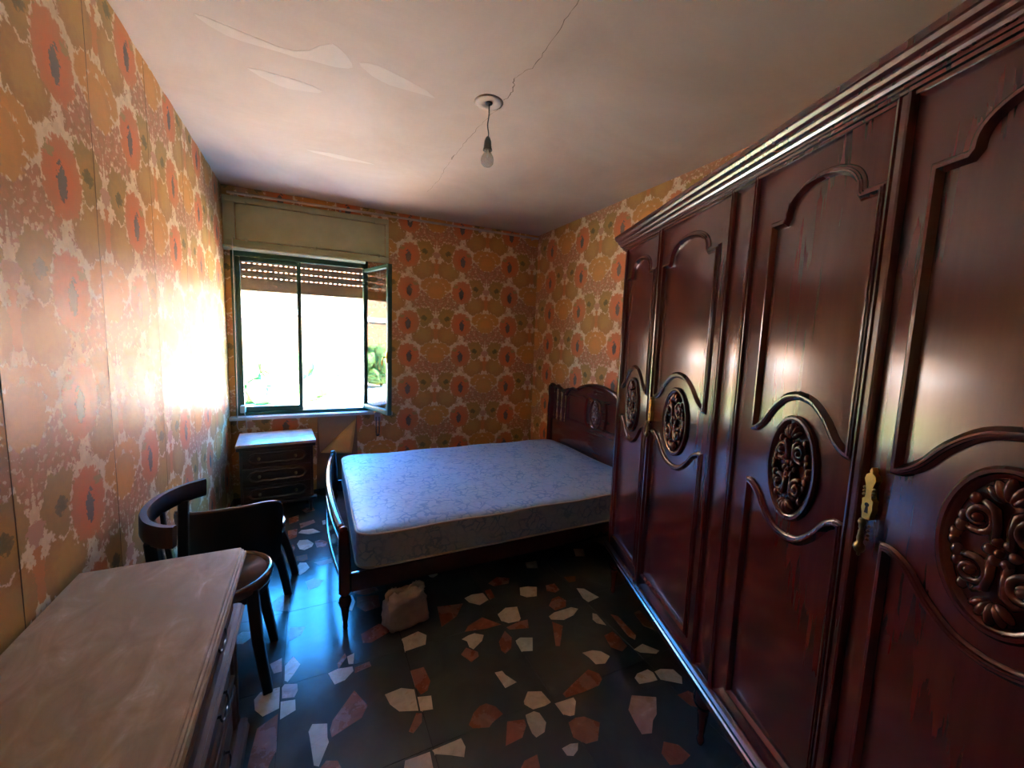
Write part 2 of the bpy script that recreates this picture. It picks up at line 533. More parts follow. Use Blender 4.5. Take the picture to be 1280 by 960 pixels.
M = dict(
    paper_left=wallpaper('flowered wallpaper left', 'y', 2.05, 2.35),
    paper_back=wallpaper('flowered wallpaper back', 'x', 1.18, 2.055),
    paper_right=wallpaper('flowered wallpaper right', 'y', 3.69, 2.562),
    paper_front=wallpaper('flowered wallpaper front', 'x', 0.3, 2.0),
    backing=plain('wall backing', (0.14, 0.08, 0.04), 0.9),
    ceiling=plaster('old plaster'),
    patch=plain('newer plaster', (0.625, 0.505, 0.385), 0.8, 0.05),
    crack=plain('plaster crack', (0.22, 0.15, 0.10), 0.95, 0.3),
    tile=tile_mat('dark cement tile'),
    grout=plain('tile joint', (0.015, 0.015, 0.013), 0.7),
    chip_w=stone('cream marble chips', (0.50, 0.42, 0.30), (0.66, 0.58, 0.45), (0.50, 0.36, 0.22)),
    chip_r=stone('red marble chips', (0.22, 0.075, 0.040), (0.32, 0.115, 0.065), (0.42, 0.22, 0.15)),
    chip_p=stone('rose marble chips', (0.40, 0.22, 0.16), (0.52, 0.32, 0.25), (0.60, 0.45, 0.36)),
    chip_b=stone('brown marble chips', (0.14, 0.07, 0.03), (0.22, 0.11, 0.05), (0.3, 0.18, 0.1)),
    mahogany=wood('mahogany lacquer', (0.072, 0.0135, 0.0120), (0.094, 0.0182, 0.0158), 0.21, 0.0, (1, 1, 14), 9.0, 1.0),
    carved=wood('carved mahogany', (0.075, 0.0150, 0.0130), (0.100, 0.0210, 0.0170), 0.22, 0.4, (1, 1, 4)),
    bedwood=wood('bed mahogany', (0.064, 0.0125, 0.0085), (0.082, 0.0165, 0.0110), 0.17, 0.4, (1, 10, 1)),
    darkwood=wood('dark stained wood', (0.014, 0.0075, 0.0055), (0.030, 0.0150, 0.0100), 0.40, 0.0, (1, 1, 10)),
    seatwood=wood('polished seat plywood', (0.24, 0.135, 0.095), (0.34, 0.20, 0.14), 0.30, 0.3, (8, 1, 1)),
    rimwood=wood('glossy rim wood', (0.16, 0.09, 0.06), (0.26, 0.15, 0.10), 0.16, 1.0, (8, 1, 1)),  # paler and glossier than the dark stained wood
    walnut=wood('walnut front', (0.085, 0.040, 0.022), (0.17, 0.088, 0.048), 0.5, 0.0, (1, 12, 1), 9.0, 0.3),
    walnut_dark=wood('walnut dark', (0.035, 0.018, 0.012), (0.07, 0.035, 0.022), 0.34, 0.1, (12, 1, 1)),
    marble=marble_top('beige marble'),
    marble_rose=plain('rose marble', (0.55, 0.40, 0.34), 0.3, 0.25, 14),
    ticking=ticking('blue damask ticking'),
    piping=plain('mattress piping', (0.60, 0.50, 0.38), 0.7),
    green=plain('green window paint', (0.035, 0.085, 0.045), 0.4),
    sash_grey=plain('grey sash paint', (0.36, 0.38, 0.38), 0.4),
    boxpaint=plain('olive cream paint', (0.42, 0.42, 0.24), 0.45, 0.08),
    slat=plain('shutter slat', (0.32, 0.20, 0.13), 0.5),
    sill=plain('sill stone', (0.58, 0.53, 0.50), 0.3),
    glass=glass_mat('window glass', (0.96, 0.98, 0.96)),
    bulbglass=milky_glass('bulb glass'),
    black=plain('black plastic', (0.012, 0.011, 0.010), 0.4),
    iron=plain('black iron', (0.015, 0.014, 0.013), 0.35, metal=0.6),
    cord=plain('cord', (0.60, 0.55, 0.45), 0.8),
    rod=plain('cream rod', (0.55, 0.44, 0.33), 0.45),
    brass=plain('brass', (0.80, 0.52, 0.14), 0.28, 0.15, 40, metal=1.0),
    bronze=plain('tarnished brass', (0.24, 0.19, 0.10), 0.32, 0.3, 60, metal=1.0),
    chrome=plain('chrome', (0.6, 0.58, 0.55), 0.25, 0.05, metal=1.0),
    bag=plain('white plastic', (0.42, 0.36, 0.30), 0.42, 0.25, 9, bmp=0.3),
    kraft=plain('lit kraft paper', (0.74, 0.42, 0.13), 0.6, 0.08),  # folded corner of the sheet, the light on it put into its colour
    sheet=plain('brown sheet paper', (0.46, 0.28, 0.15), 0.7, 0.1),  # sheet behind the flap, colour raised for the light on it
    bare=plain('bare wall', (0.24, 0.13, 0.06), 0.8, 0.2),
    yard=plain('yard concrete', (0.55, 0.50, 0.42), 0.9),
    brick=brick_mat('orange brick'),
    white=plain('white render', (0.75, 0.72, 0.66), 0.8),
    rooftile=plain('roof tile', (0.55, 0.24, 0.10), 0.8, 0.25, 20),
    leaf=plain('bush leaves', (0.055, 0.14, 0.025), 0.6, 0.5, 14, bmp=0.6),
    dark_glass=plain('far window', (0.03, 0.035, 0.04), 0.1),
)
polished_grain(M['mahogany'])

# ------------------------------------------------------------------ room shell
XL, XR, YB, YF, H = -0.672, 2.388, 4.294, -1.45, 2.74
T = 0.28
WX0, WX1, WZ0, WZ1 = -0.625, 0.495, 0.765, 2.235          # window opening

def structure(o, label, cat):
    return tag(o, label, cat, kind='structure')

# floor: square dark tiles with stone chips set into them
floor = structure(boxo('floor', (XL - T, XR + T, YF - T, YB + T, -0.20, -0.012), M['grout']),
                  'dark tiled floor inlaid with broken cream and red marble chips', 'floor')
TS, TX, TY = 0.525, -0.145, 2.387
tile_me = None
i0, i1 = math.floor((XL - TX) / TS), math.floor((XR - TX) / TS)
j0, j1 = math.floor((YF - TY) / TS), math.floor((YB - TY) / TS)
for i in range(i0, i1 + 1):
    for j in range(j0, j1 + 1):
        xa, xb = max(TX + i * TS, XL), min(TX + (i + 1) * TS, XR)
        ya, yb = max(TY + j * TS, YF), min(TY + (j + 1) * TS, YB)
        if xb - xa < 0.01 or yb - ya < 0.01:
            continue
        boxo('floor_tile', (xa + 0.0012, xb - 0.0012, ya + 0.0012, yb - 0.0012, -0.012, 0.0), M['tile'], floor)

FRAGMENTS = [
 ('w', [(0.906,1.918),(0.968,1.951),(1.034,1.933),(1.008,1.837),(0.991,1.822),(0.93,1.83),(0.901,1.864)]),
 ('r', [(0.692,1.862),(0.722,1.896),(0.815,1.929),(0.889,1.837),(0.803,1.838)]),
 ('w', [(0.659,1.817),(0.698,1.829),(0.734,1.831),(0.773,1.8),(0.75,1.766),(0.69,1.73),(0.676,1.752),(0.679,1.792)]),
 ('r', [(0.623,1.722),(0.66,1.755),(0.704,1.706),(0.698,1.678),(0.653,1.659)]),
 ('r', [(0.826,1.725),(0.887,1.785),(0.899,1.726),(0.865,1.662),(0.823,1.642),(0.813,1.669)]),
 ('w', [(0.907,1.698),(0.939,1.709),(0.998,1.683),(0.955,1.604),(0.901,1.623)]),
 ('r', [(0.906,1.805),(0.989,1.819),(1.039,1.814),(1.013,1.753),(0.914,1.783)]),
 ('w', [(0.782,2.124),(0.831,2.14),(0.901,2.128),(0.906,2.056),(0.842,2.031),(0.794,2.076)]),
 ('r', [(0.918,2.144),(0.958,2.146),(0.95,2.063),(0.913,2.053)]),
 ('r', [(0.968,2.205),(1.045,2.248),(1.117,2.205),(1.086,2.156),(0.988,2.166)]),
 ('w', [(1.131,2.089),(1.182,2.08),(1.232,2.053),(1.187,1.974),(1.126,1.989),(1.1,2.022)]),
 ('r', [(1.209,1.869),(1.259,1.915),(1.309,1.922),(1.328,1.871),(1.295,1.822),(1.221,1.819)]),
 ('w', [(1.161,1.79),(1.206,1.806),(1.322,1.806),(1.35,1.778),(1.293,1.743),(1.222,1.732),(1.159,1.763)]),
 ('r', [(1.155,1.746),(1.191,1.694),(1.097,1.576),(1.077,1.585)]),
 ('w', [(1.456,1.945),(1.497,1.923),(1.513,1.87),(1.53,1.818),(1.442,1.805),(1.434,1.847)]),
 ('w', [(1.404,1.715),(1.421,1.698),(1.413,1.604),(1.375,1.638),(1.372,1.671)]),
 ('r', [(1.353,1.546),(1.413,1.551),(1.42,1.5),(1.413,1.439),(1.365,1.421),(1.33,1.467)]),
 ('r', [(1.494,1.667),(1.522,1.636),(1.509,1.479),(1.482,1.457),(1.467,1.489)]),
 ('w', [(1.175,1.494),(1.232,1.487),(1.267,1.464),(1.287,1.421),(1.237,1.394),(1.192,1.409),(1.188,1.454)]),
 ('w', [(1.43,1.408),(1.496,1.419),(1.542,1.349),(1.513,1.341),(1.444,1.379)]),
 ('w', [(1.308,1.271),(1.336,1.285),(1.4,1.284),(1.411,1.259),(1.397,1.219),(1.356,1.225),(1.304,1.237)]),
 ('w', [(1.421,1.261),(1.459,1.261),(1.513,1.234),(1.515,1.186),(1.486,1.157),(1.441,1.193),(1.412,1.215)]),
 ('r', [(0.956,1.334),(1.046,1.367),(1.14,1.398),(1.171,1.358),(1.165,1.327),(1.13,1.305),(1.048,1.305),(0.959,1.313)]),
 ('w', [(0.73,1.558),(0.765,1.553),(0.77,1.527),(0.799,1.47),(0.739,1.462)]),
 ('w', [(0.783,1.37),(0.821,1.406),(0.877,1.383),(0.887,1.319),(0.854,1.315),(0.801,1.321),(0.779,1.356)]),
 ('w', [(0.899,1.308),(0.989,1.3),(0.988,1.28),(0.945,1.229),(0.926,1.232),(0.903,1.252)]),
 ('w', [(0.76,1.311),(0.8,1.312),(0.817,1.296),(0.821,1.248),(0.795,1.216),(0.754,1.21),(0.747,1.232),(0.752,1.279)]),
 ('r', [(0.534,1.366),(0.569,1.406),(0.604,1.426),(0.633,1.426),(0.664,1.396),(0.677,1.353),(0.624,1.336),(0.604,1.323),(0.542,1.346)]),
 ('r', [(0.632,1.229),(0.679,1.316),(0.747,1.296),(0.741,1.269),(0.705,1.232)]),
 ('r', [(0.904,1.211),(0.942,1.217),(0.977,1.207),(1.021,1.159),(0.966,1.102),(0.917,1.11),(0.886,1.151)]),
 ('w', [(0.822,1.133),(0.861,1.135),(0.89,1.125),(0.873,1.103),(0.846,1.092),(0.825,1.103)]),
 ('p', [(1.168,1.156),(1.23,1.205),(1.323,1.154),(1.263,1.092),(1.227,1.077),(1.182,1.038),(1.142,1.051),(1.152,1.1)]),
 ('r', [(1.156,0.963),(1.199,0.993),(1.242,0.96),(1.25,0.912),(1.198,0.902),(1.152,0.918)]),
 ('r', [(0.63,1.121),(0.671,1.151),(0.725,1.152),(0.706,1.087)]),
 ('b', [(1.625,1.621),(1.673,1.63),(1.657,1.53),(1.634,1.468),(1.599,1.518)]),
 ('r', [(1.418,1.124),(1.48,1.12),(1.505,1.074),(1.452,1.041),(1.427,1.063)]),
 ('r', [(1.292,2.045),(1.354,2.043),(1.349,1.974),(1.31,1.96),(1.27,1.995)]),
 ('r', [(0.614,2.112),(0.757,2.082),(0.689,1.992),(0.59,1.944)]),
 ('b', [(1.449,2.079),(1.527,2.059),(1.493,2.01),(1.448,2.016)]),
 ('w', [(0.381,1.94),(0.469,1.96),(0.503,1.916),(0.482,1.855),(0.38,1.85),(0.382,1.905)]),
 ('r', [(0.198,2.055),(0.291,2.098),(0.347,2.082),(0.346,2.021),(0.238,1.974),(0.2,1.987)]),
 ('r', [(0.38,1.723),(0.44,1.72),(0.448,1.631),(0.424,1.588),(0.393,1.579),(0.38,1.628)]),
 ('w', [(0.253,1.641),(0.323,1.646),(0.373,1.616),(0.366,1.508),(0.294,1.536),(0.265,1.584)]),
 ('w', [(0.377,1.573),(0.432,1.556),(0.422,1.49),(0.373,1.503)]),
 ('r', [(0.311,1.434),(0.355,1.5),(0.376,1.49),(0.367,1.452),(0.326,1.42)]),
 ('w', [(0.375,1.326),(0.488,1.326),(0.492,1.288),(0.475,1.254),(0.43,1.282),(0.381,1.308)]),
 ('w', [(0.26,1.284),(0.276,1.329),(0.366,1.324),(0.36,1.239)]),
 ('r', [(0.036,1.565),(0.047,1.603),(0.137,1.715),(0.18,1.617),(0.153,1.569),(0.041,1.53)]),
 ('w', [(-0.039,1.59),(-0.026,1.618),(0.027,1.597),(0.026,1.537),(0.03,1.515),(-0.005,1.434),(-0.021,1.445),(-0.035,1.564)]),
 ('r', [(-0.017,1.409),(0.019,1.445),(0.056,1.428),(0.077,1.367)]),
 ('w', [(0.052,1.811),(0.038,1.856),(0.078,1.867),(0.141,1.854),(0.143,1.826),(0.104,1.788),(0.062,1.781)]),
 ('r', [(0.15,1.844),(0.215,1.854),(0.22,1.822),(0.147,1.81)]),
 ('w', [(-0.139,1.979),(-0.107,2.028),(-0.076,1.964),(-0.099,1.916),(-0.123,1.877),(-0.136,1.89)]),
 ('p', [(-0.144,1.854),(-0.135,1.869),(-0.085,1.85),(-0.082,1.812),(-0.094,1.781),(-0.14,1.794)]),
 ('w', [(-0.144,1.779),(-0.09,1.766),(-0.087,1.712),(-0.141,1.69)]),
 ('w', [(-0.244,1.833),(-0.224,1.864),(-0.152,1.861),(-0.148,1.748),(-0.204,1.732),(-0.235,1.777)]),
 ('r', [(-0.229,1.567),(-0.218,1.683),(-0.15,1.721),(-0.145,1.559),(-0.166,1.501),(-0.231,1.53)]),  # lit stretch of pinkish floor, painted in as a chip
 ('p', [(-0.132,2.249),(-0.058,2.225),(-0.074,2.173),(-0.13,2.141)]),
 ('p', [(-0.202,2.019),(-0.155,2.038),(-0.15,1.952),(-0.182,1.952)]),
 ('r', [(0.079,1.902),(0.115,1.954),(0.12,1.925),(0.081,1.862)]),
 ('w', [(0.123,1.926),(0.156,1.937),(0.146,1.869),(0.126,1.875)]),
 ('w', [(0.044,3.525),(0.114,3.547),(0.126,3.45),(0.049,3.448)]),
 ('w', [(-0.123,3.365),(-0.105,3.405),(-0.023,3.402),(0.029,3.322),(-0.052,3.316)]),
 ('w', [(-0.127,3.183),(-0.112,3.238),(-0.057,3.226),(-0.018,3.151),(-0.029,3.104),(-0.076,3.073),(-0.108,3.099)]),
 ('r', [(-0.012,3.176),(0.027,3.192),(0.074,3.135),(0.058,3.074),(0.003,3.078)]),
 ('r', [(-0.184,3.167),(-0.153,3.186),(-0.136,3.135),(-0.153,3.056),(-0.177,3.066)]),
 ('r', [(-0.126,2.998),(-0.06,3.006),(-0.054,2.934),(-0.084,2.917),(-0.121,2.939)]),
 ('w', [(-0.121,2.841),(-0.103,2.905),(-0.064,2.893),(-0.043,2.82),(-0.067,2.778),(-0.099,2.747)]),
 ('r', [(-0.018,2.874),(0.094,2.884),(0.097,2.827),(0.021,2.814)]),
 ('p', [(-0.065,2.659),(-0.019,2.678),(0.037,2.635),(0.008,2.573),(-0.046,2.56)]),
 ('r', [(-0.202,3.672),(-0.13,3.712),(-0.127,3.592),(-0.191,3.553)]),
 ('r', [(-0.119,3.534),(-0.017,3.572),(-0.005,3.511),(-0.109,3.443)]),
 ('r', [(-0.197,3.433),(-0.132,3.44),(-0.132,3.306),(-0.184,3.272)]),
 ('w', [(-0.177,3.019),(-0.158,3.034),(-0.135,2.956),(-0.138,2.913),(-0.17,2.97)]),
 ('p', [(-0.231,2.505),(-0.148,2.621),(-0.141,2.397),(-0.209,2.421)]),
 ('w', [(0.156,2.406),(0.184,2.411),(0.196,2.339),(0.172,2.263),(0.151,2.28)]),
 ('r', [(0.191,2.496),(0.305,2.485),(0.333,2.4),(0.255,2.381),(0.194,2.424)]),
 ('r', [(0.209,2.383),(0.326,2.351),(0.32,2.239),(0.238,2.227),(0.2,2.29)]),
 ('r', [(0.627,2.061),(0.662,2.062),(0.641,1.995),(0.616,1.992)]),
 ('w', [(1.715,2.36),(1.785,2.331),(1.735,2.238),(1.671,2.264)]),
 ('w', [(1.295,2.329),(1.379,2.321),(1.344,2.234),(1.274,2.263)]),
]


def inside(p, poly):
    c = False
    n = len(poly)
    for a in range(n):
        x1, y1 = poly[a]; x2, y2 = poly[(a + 1) % n]
        if (y1 > p[1]) != (y2 > p[1]) and p[0] < (x2 - x1) * (p[1] - y1) / (y2 - y1) + x1:
            c = not c
    return c

frags = [(c, p) for c, p in FRAGMENTS]
cents = [(sum(x for x, _ in p) / len(p), sum(y for _, y in p) / len(p), max(math.dist(p[0], q) for q in p) * 0.6) for _, p in frags]
rnd = random.Random(11)
# the same scatter goes on where the photograph hides the floor
tries = 0
while len(frags) < 190 and tries < 6000:
    tries += 1
    x, y = rnd.uniform(XL + 0.08, XR - 0.08), rnd.uniform(YF + 0.1, YB - 0.08)
    r = rnd.uniform(0.035, 0.075)
    seen = (-0.2 < x < 1.75 and 0.9 < y < 2.1) or (-0.17 < x < 0.12 and 1.2 < y < 3.0)
    if seen or any(math.hypot(x - a, y - b) < r + q + 0.035 for a, b, q in cents):
        continue
    n = rnd.randint(5, 7)
    a0 = rnd.uniform(0, 6.28)
    el, ea = rnd.uniform(0.6, 1.0), rnd.uniform(0, 3.14)
    pts = []
    for k in range(n):
        a = a0 + 2 * PI * (k + rnd.uniform(-0.28, 0.28)) / n
        q = r * rnd.uniform(0.75, 1.1)
        u, v = q * math.cos(a), q * el * math.sin(a)
        pts.append((x + u * math.cos(ea) - v * math.sin(ea), y + u * math.sin(ea) + v * math.cos(ea)))
    frags.append((rnd.choice('wwwrrrrpb'), pts))
    cents.append((x, y, r))
for c, p in frags:
    area = sum(p[k][0] * p[(k + 1) % len(p)][1] - p[(k + 1) % len(p)][0] * p[k][1] for k in range(len(p)))
    if area < 0: p = p[::-1]
    p = [(min(max(a, XL + 0.002), XR - 0.002), b) for a, b in p]
    bm = bmesh.new()
    prism(bm, p, -0.006, 0.0007)
    link('marble_chip', bm, M['chip_' + c], floor)

ceiling = structure(boxo('ceiling', (XL - T, XR + T, YF - T, YB + T, H, H + 0.2), M['ceiling']),
                    'old stained plaster ceiling with a long crack', 'ceiling')
for poly in ([(-.387,2.106),(-.247,2.132),(-.045,2.153),(.08,2.03),(.125,2.042),(.188,2.142),(.066,2.18),(-.108,2.188),(-.308,2.176)],
             [(-.25,2.388),(-.052,2.377),(.071,2.417),(-.055,2.466),(-.159,2.458)],
             [(.21,2.087),(.35,2.084),(.584,2.181),(.406,2.19),(.271,2.161)],
             [(-.02,3.2),(.2,3.17),(.42,3.2),(.2,3.235)]):
    bm = bmesh.new()
    fine = [tuple(v) for v in smooth_path([(a, b, 0) for a, b in poly], 3, True)]
    prism(bm, [(a + rnd.uniform(-.006, .006), b + rnd.uniform(-.006, .006)) for a, b, _ in fine], H - 0.0008, H + 0.001)
    link('plaster_patch', bm, M['patch'], ceiling)

def crack(pts, w):
    bm = bmesh.new()
    P = smooth_path([(a, b, 0) for a, b in pts], 5)
    L, R_ = [], []
    for k, p in enumerate(P):
        t = (P[min(k + 1, len(P) - 1)] - P[max(k - 1, 0)]).normalized()
        n = Vector((-t.y, t.x, 0))
        j = rnd.uniform(-.006, .006)
        ww = w * rnd.uniform(0.35, 1.0)
        L.append(bm.verts.new(p + n * (j + ww) + Vector((0, 0, H - 0.0006))))
        R_.append(bm.verts.new(p + n * (j - ww) + Vector((0, 0, H - 0.0006))))
    for k in range(len(P) - 1):
        bm.faces.new((L[k], L[k + 1], R_[k + 1], R_[k]))
    link('crack', bm, M['crack'], ceiling)
crack([(.855,1.1),(.873,1.362),(.884,1.485),(.895,1.614),(.903,1.724),(.872,1.804),(.865,1.847)], .0018)
crack([(.865,1.847),(.885,1.90),(.900,1.955),(.898,2.03)], .0032)
crack([(.898,2.12),(.885,2.25),(.876,2.4),(.874,2.582),(.872,2.75)], .0016)
crack([(.872,2.75),(.869,2.80),(.872,2.84)], .0045)
crack([(.875,2.87),(.882,3.043),(.900,3.25),(.887,3.55)], .0012)

# walls
bm = bmesh.new()
box(bm, XL - T, WX0, YB, YB + T, 0, H)
box(bm, WX1, XR + T, YB, YB + T, 0, H)
box(bm, WX0, WX1, YB, YB + T, 0, WZ0 - 0.03)
box(bm, WX0, WX1, YB, YB + T, WZ1, H)
wall_back = structure(link('wall_back', bm, M['paper_back']), 'window wall papered with orange and red flowers, in shade', 'wall')
wall_right = structure(boxo('wall_right', (XR, XR + T, YF - T, YB, 0, H), M['paper_right']),
                       'wall behind the headboard and wardrobe, bright orange flowered paper', 'wall')
wall_front = structure(boxo('wall_front', (XL - T, XR, YF - T, YF, 0, H), M['paper_front']),
                       'papered wall opposite the window', 'wall')
wall_left = structure(boxo('wall_left', (XL - T, XL - 0.0035, YF, YB, 0, H), M['backing']),
                      'long wall papered in strips of faded orange flowers, lit by the window', 'wall')
seams = [YF] + [1.968 + 0.57 * k for k in range(-5, 5) if YF < 1.968 + 0.57 * k < YB - 0.05] + [YB]
for a, b in zip(seams, seams[1:]):
    # a strip of paper, its edges curling a little off the wall
    bm = bmesh.new()
    nx, nz = 10, 12
    grid = []
    for i in range(nx + 1):
        row = []
        for k in range(nz + 1):
            t = i / nx
            y = a + 0.0022 + (b - a - 0.0044) * t
            z = H * k / nz
            curl = 0.0035 * (abs(2 * t - 1) ** 8) * (0.4 + 0.6 * math.sin(k * 1.9 + a * 5) ** 2)
            if k in (0, nz): curl = 0
            row.append(bm.verts.new((XL + curl + 0.0015 * math.sin(k * 2.3 + i * 1.1 + a * 9) * (0 < i < nx), y, z)))
        grid.append(row)
    for i in range(nx):
        for k in range(nz):
            bm.faces.new((grid[i][k], grid[i + 1][k], grid[i + 1][k + 1], grid[i][k + 1]))
    link('wallpaper_strip', bm, M['paper_left'], wall_left, smooth='all')
# the bare patch low on the window wall
bm = bmesh.new()
prism(bm, [(0.01, 0.0), (0.40, 0.0), (0.39, 0.36), (0.385, 0.72), (0.03, 0.725), (0.02, 0.35)], YB - 0.0015, YB + 0.001, 'xzy')
link('bare_patch', bm, M['bare'], wall_back)

# ------------------------------------------------------------------ window
win = structure(bpy.data.objects.new('window_1', None), 'green two-leaf window under a shutter box, right leaf swung into the room', 'window')
COL.objects.link(win)
fy0, fy1 = 4.285, 4.345
bm = bmesh.new()
box(bm, WX0, WX0 + 0.03, fy0, fy1, WZ0, WZ1, 0.003)
box(bm, WX1 - 0.035, WX1, fy0, fy1, WZ0, WZ1, 0.003)
box(bm, WX0, WX1, fy0, fy1, 2.165, WZ1, 0.003)
box(bm, WX0, WX1, fy0, fy1, WZ0, 0.795, 0.003)
link('window_frame', bm, M['green'], win, smooth=True)

def sash(parent, w, z0, z1, st=0.034, side=1, inner=M['green']):
    """leaf hinged at local x = 0 reaching to x = side*w; local y is thickness"""
    def xx(a, b): return (a, b) if side > 0 else (-b, -a)
    f = bmesh.new()
    a, b = xx(0, st); box(f, a, b, -0.02, 0.02, z0, z1, 0.004)
    a, b = xx(w - st, w); box(f, a, b, -0.02, 0.02, z0, z1, 0.004)
    a, b = xx(st, w - st); box(f, a, b, -0.02, 0.02, z0, z0 + st + 0.012, 0.004)
    box(f, a, b, -0.02, 0.02, z1 - st, z1, 0.004)
    fr = link('sash', f, inner, parent, smooth=True)
    a, b = xx(st, w - st)
    boxo('pane', (a - 0.003, b + 0.003, -0.0025, 0.0025, z0 + st, z1 - st), M['glass'], fr)
    return fr

left_leaf = sash(win, 0.505, 0.795, 2.165)
left_leaf.location = (WX0 + 0.03, 4.325, 0)
rl = sash(win, 0.535, 0.797, 2.155, side=-1)
rl.location = (0.462, 4.29, 0)
ang = math.atan2(3.773 - 4.29, 0.625 - 0.462)          # direction of the free edge
rl.rotation_euler = (0, 0, ang + PI)
bm = bmesh.new()                                          # metal weather bar and catch of the open leaf
box(bm, -0.535, 0.0, -0.028, -0.019, 0.80, 0.835, 0.002)
link('weather_bar', bm, M['sash_grey'], rl, smooth=True)
bm = bmesh.new()
box(bm, -0.53, -0.505, 0.018, 0.03, 1.28, 1.38, 0.003)
tube(bm, [(-0.517, 0.03, 1.33), (-0.517, 0.055, 1.33), (-0.517, 0.065, 1.30), (-0.517, 0.065, 1.25)], 0.006)
link('catch', bm, M['brass'], rl, smooth=True)

bm = bmesh.new()
box(bm, XL + 0.004, 0.545, 4.205, 4.30, 0.735, 0.765, 0.004)
box(bm, WX0, WX1, 4.29, YB + T + 0.06, 0.735, 0.764, 0.003)
link('sill', bm, M['sill'], win, smooth=True)

# roller shutter, its lowest slats hanging above the opening
sh = thing('roller_shutter', 'half raised brown roller shutter, light dots between its slats', 'shutter', (0, 0, 0))
SY = 4.435
zz = 1.895
hts = [0.110, 0.052, 0.052, 0.096]
x0s, x1s = WX0 + 0.002, WX1 - 0.002
for k, h in enumerate(hts):
    bm = bmesh.new()
    extrude_profile(bm, [(-.007, 0), (.003, 0), (.006, h * .3), (.007, h * .5), (.006, h * .75), (.001, h), (-.007, h), (-.003, h * .5)],
                    x0s, x1s, lambda a, p, q: (a, SY - p, zz + q))
    s = link('slat', bm, M['slat'], sh)
    zz += h
    if k <= 2:
        bm = bmesh.new()                                  # narrow bridges leave a row of slots
        x = x0s
        while x < x1s:
            box(bm, x, min(x + 0.0230, x1s), SY - 0.004, SY + 0.004, zz, zz + 0.009)
            x += 0.0420
        tag(link('slot_bridge', bm, M['slat'], s), kind='stuff')
        zz += 0.009
boxo('bottom_bar', (x0s, x1s, SY - 0.012, SY + 0.012, 1.885, 1.902), M['slat'], sh, 0.003)

# shutter box with its access panel
sb = thing('shutter_box', 'olive cream painted shutter box across the top of the window', 'shutter box', (0, 0, 0))
bm = bmesh.new()
box(bm, XL + 0.006, 0.690, 4.2685, 4.292, 2.604, 2.655, 0.003)
box(bm, XL + 0.006, 0.690, 4.2685, 4.292, 2.235, 2.296, 0.003)
box(bm, XL + 0.006, -0.580, 4.2685, 4.292, 2.290, 2.61, 0.003)
box(bm, 0.660, 0.690, 4.2685, 4.292, 2.290, 2.61, 0.003)
link('casing', bm, M['boxpaint'], sb, smooth=True)
pl = boxo('access_panel', (-0.574, 0.654, 4.267, 4.2915, 2.302, 2.598), M['boxpaint'], sb, 0.002)
for px, pz in ((-0.5, 2.605), (0.04, 2.607), (0.56, 2.606), (-0.5, 2.30), (0.04, 2.296), (0.6, 2.296)):
    boxo('turn_button', (px - 0.008, px + 0.008, 4.250, 4.268, pz - 0.014, pz + 0.014), M['boxpaint'], sb, 0.003)
bm = bmesh.new()
extrude_profile(bm, [(YB - .001, 2.205), (4.235, 2.222), (4.230, 2.232), (4.236, 2.242), (4.262, 2.246), (YB - .001, 2.246)],
                XL + 0.006, 0.47, lambda a, p, q: (a, p, q))
link('ledge', bm, M['boxpaint'], sb)

cordo = thing('shutter_string', 'thin pale cord hanging at the left edge of the window, looped below the sill', 'string', (0, 0, 0))
bm = bmesh.new()
P = smooth_path([(-.595, 4.222, 2.30), (-.594, 4.2, 1.8), (-.597, 4.19, 1.2), (-.60, 4.185, .80), (-.605, 4.18, .70), (-.59, 4.18, .655),
                 (-.555, 4.18, .645), (-.535, 4.18, .68), (-.54, 4.185, .76), (-.555, 4.20, .83)], 6)
tube(bm, P, 0.0035, 6)
link('line', bm, M['cord'], cordo, smooth='all')
boxo('cord_guide', (-.585, -.548, 4.215, 4.283, 0.800, 0.865), M['cord'], cordo, 0.006)

cr = thing('curtain_rod', 'long cream curtain rod under the ceiling over the window', 'curtain rod', (0, 0, 0))
bm = bmesh.new()
tube(bm, [(-.625, 4.235, 2.668), (0.9, 4.235, 2.682), (2.355, 4.235, 2.692)], 0.011, 10)
link('pole', bm, M['rod'], cr, smooth=True)
for x in (-0.57, 0.25, 0.9, 1.65, 2.3):
    boxo('bracket', (x - .008, x + .008, 4.225, YB, 2.660 + 0.008 * x, 2.675 + 0.008 * x), M['rod'], cr, 0.002)

# crank arm under the open leaf
ca = thing('shutter_crank', 'metal crank bar hanging below the right end of the window sill', 'crank', (0, 0, 0))
bm = bmesh.new()
tube(bm, [(.567, 4.255, .70), (.567, 4.255, .53)], 0.006, 8)
tube(bm, [(.597, 4.255, .70), (.597, 4.255, .53)], 0.006, 8)
link('bar', bm, M['chrome'], ca, smooth=True)
bm = bmesh.new(); ball(bm, (.582, 4.255, .515), 0.02, 1.1, .8, .8); link('knob', bm, M['chrome'], ca, smooth='all')
boxo('wall_plate', (.555, .61, 4.262, YB, .66, .745), M['sash_grey'], ca, 0.004)

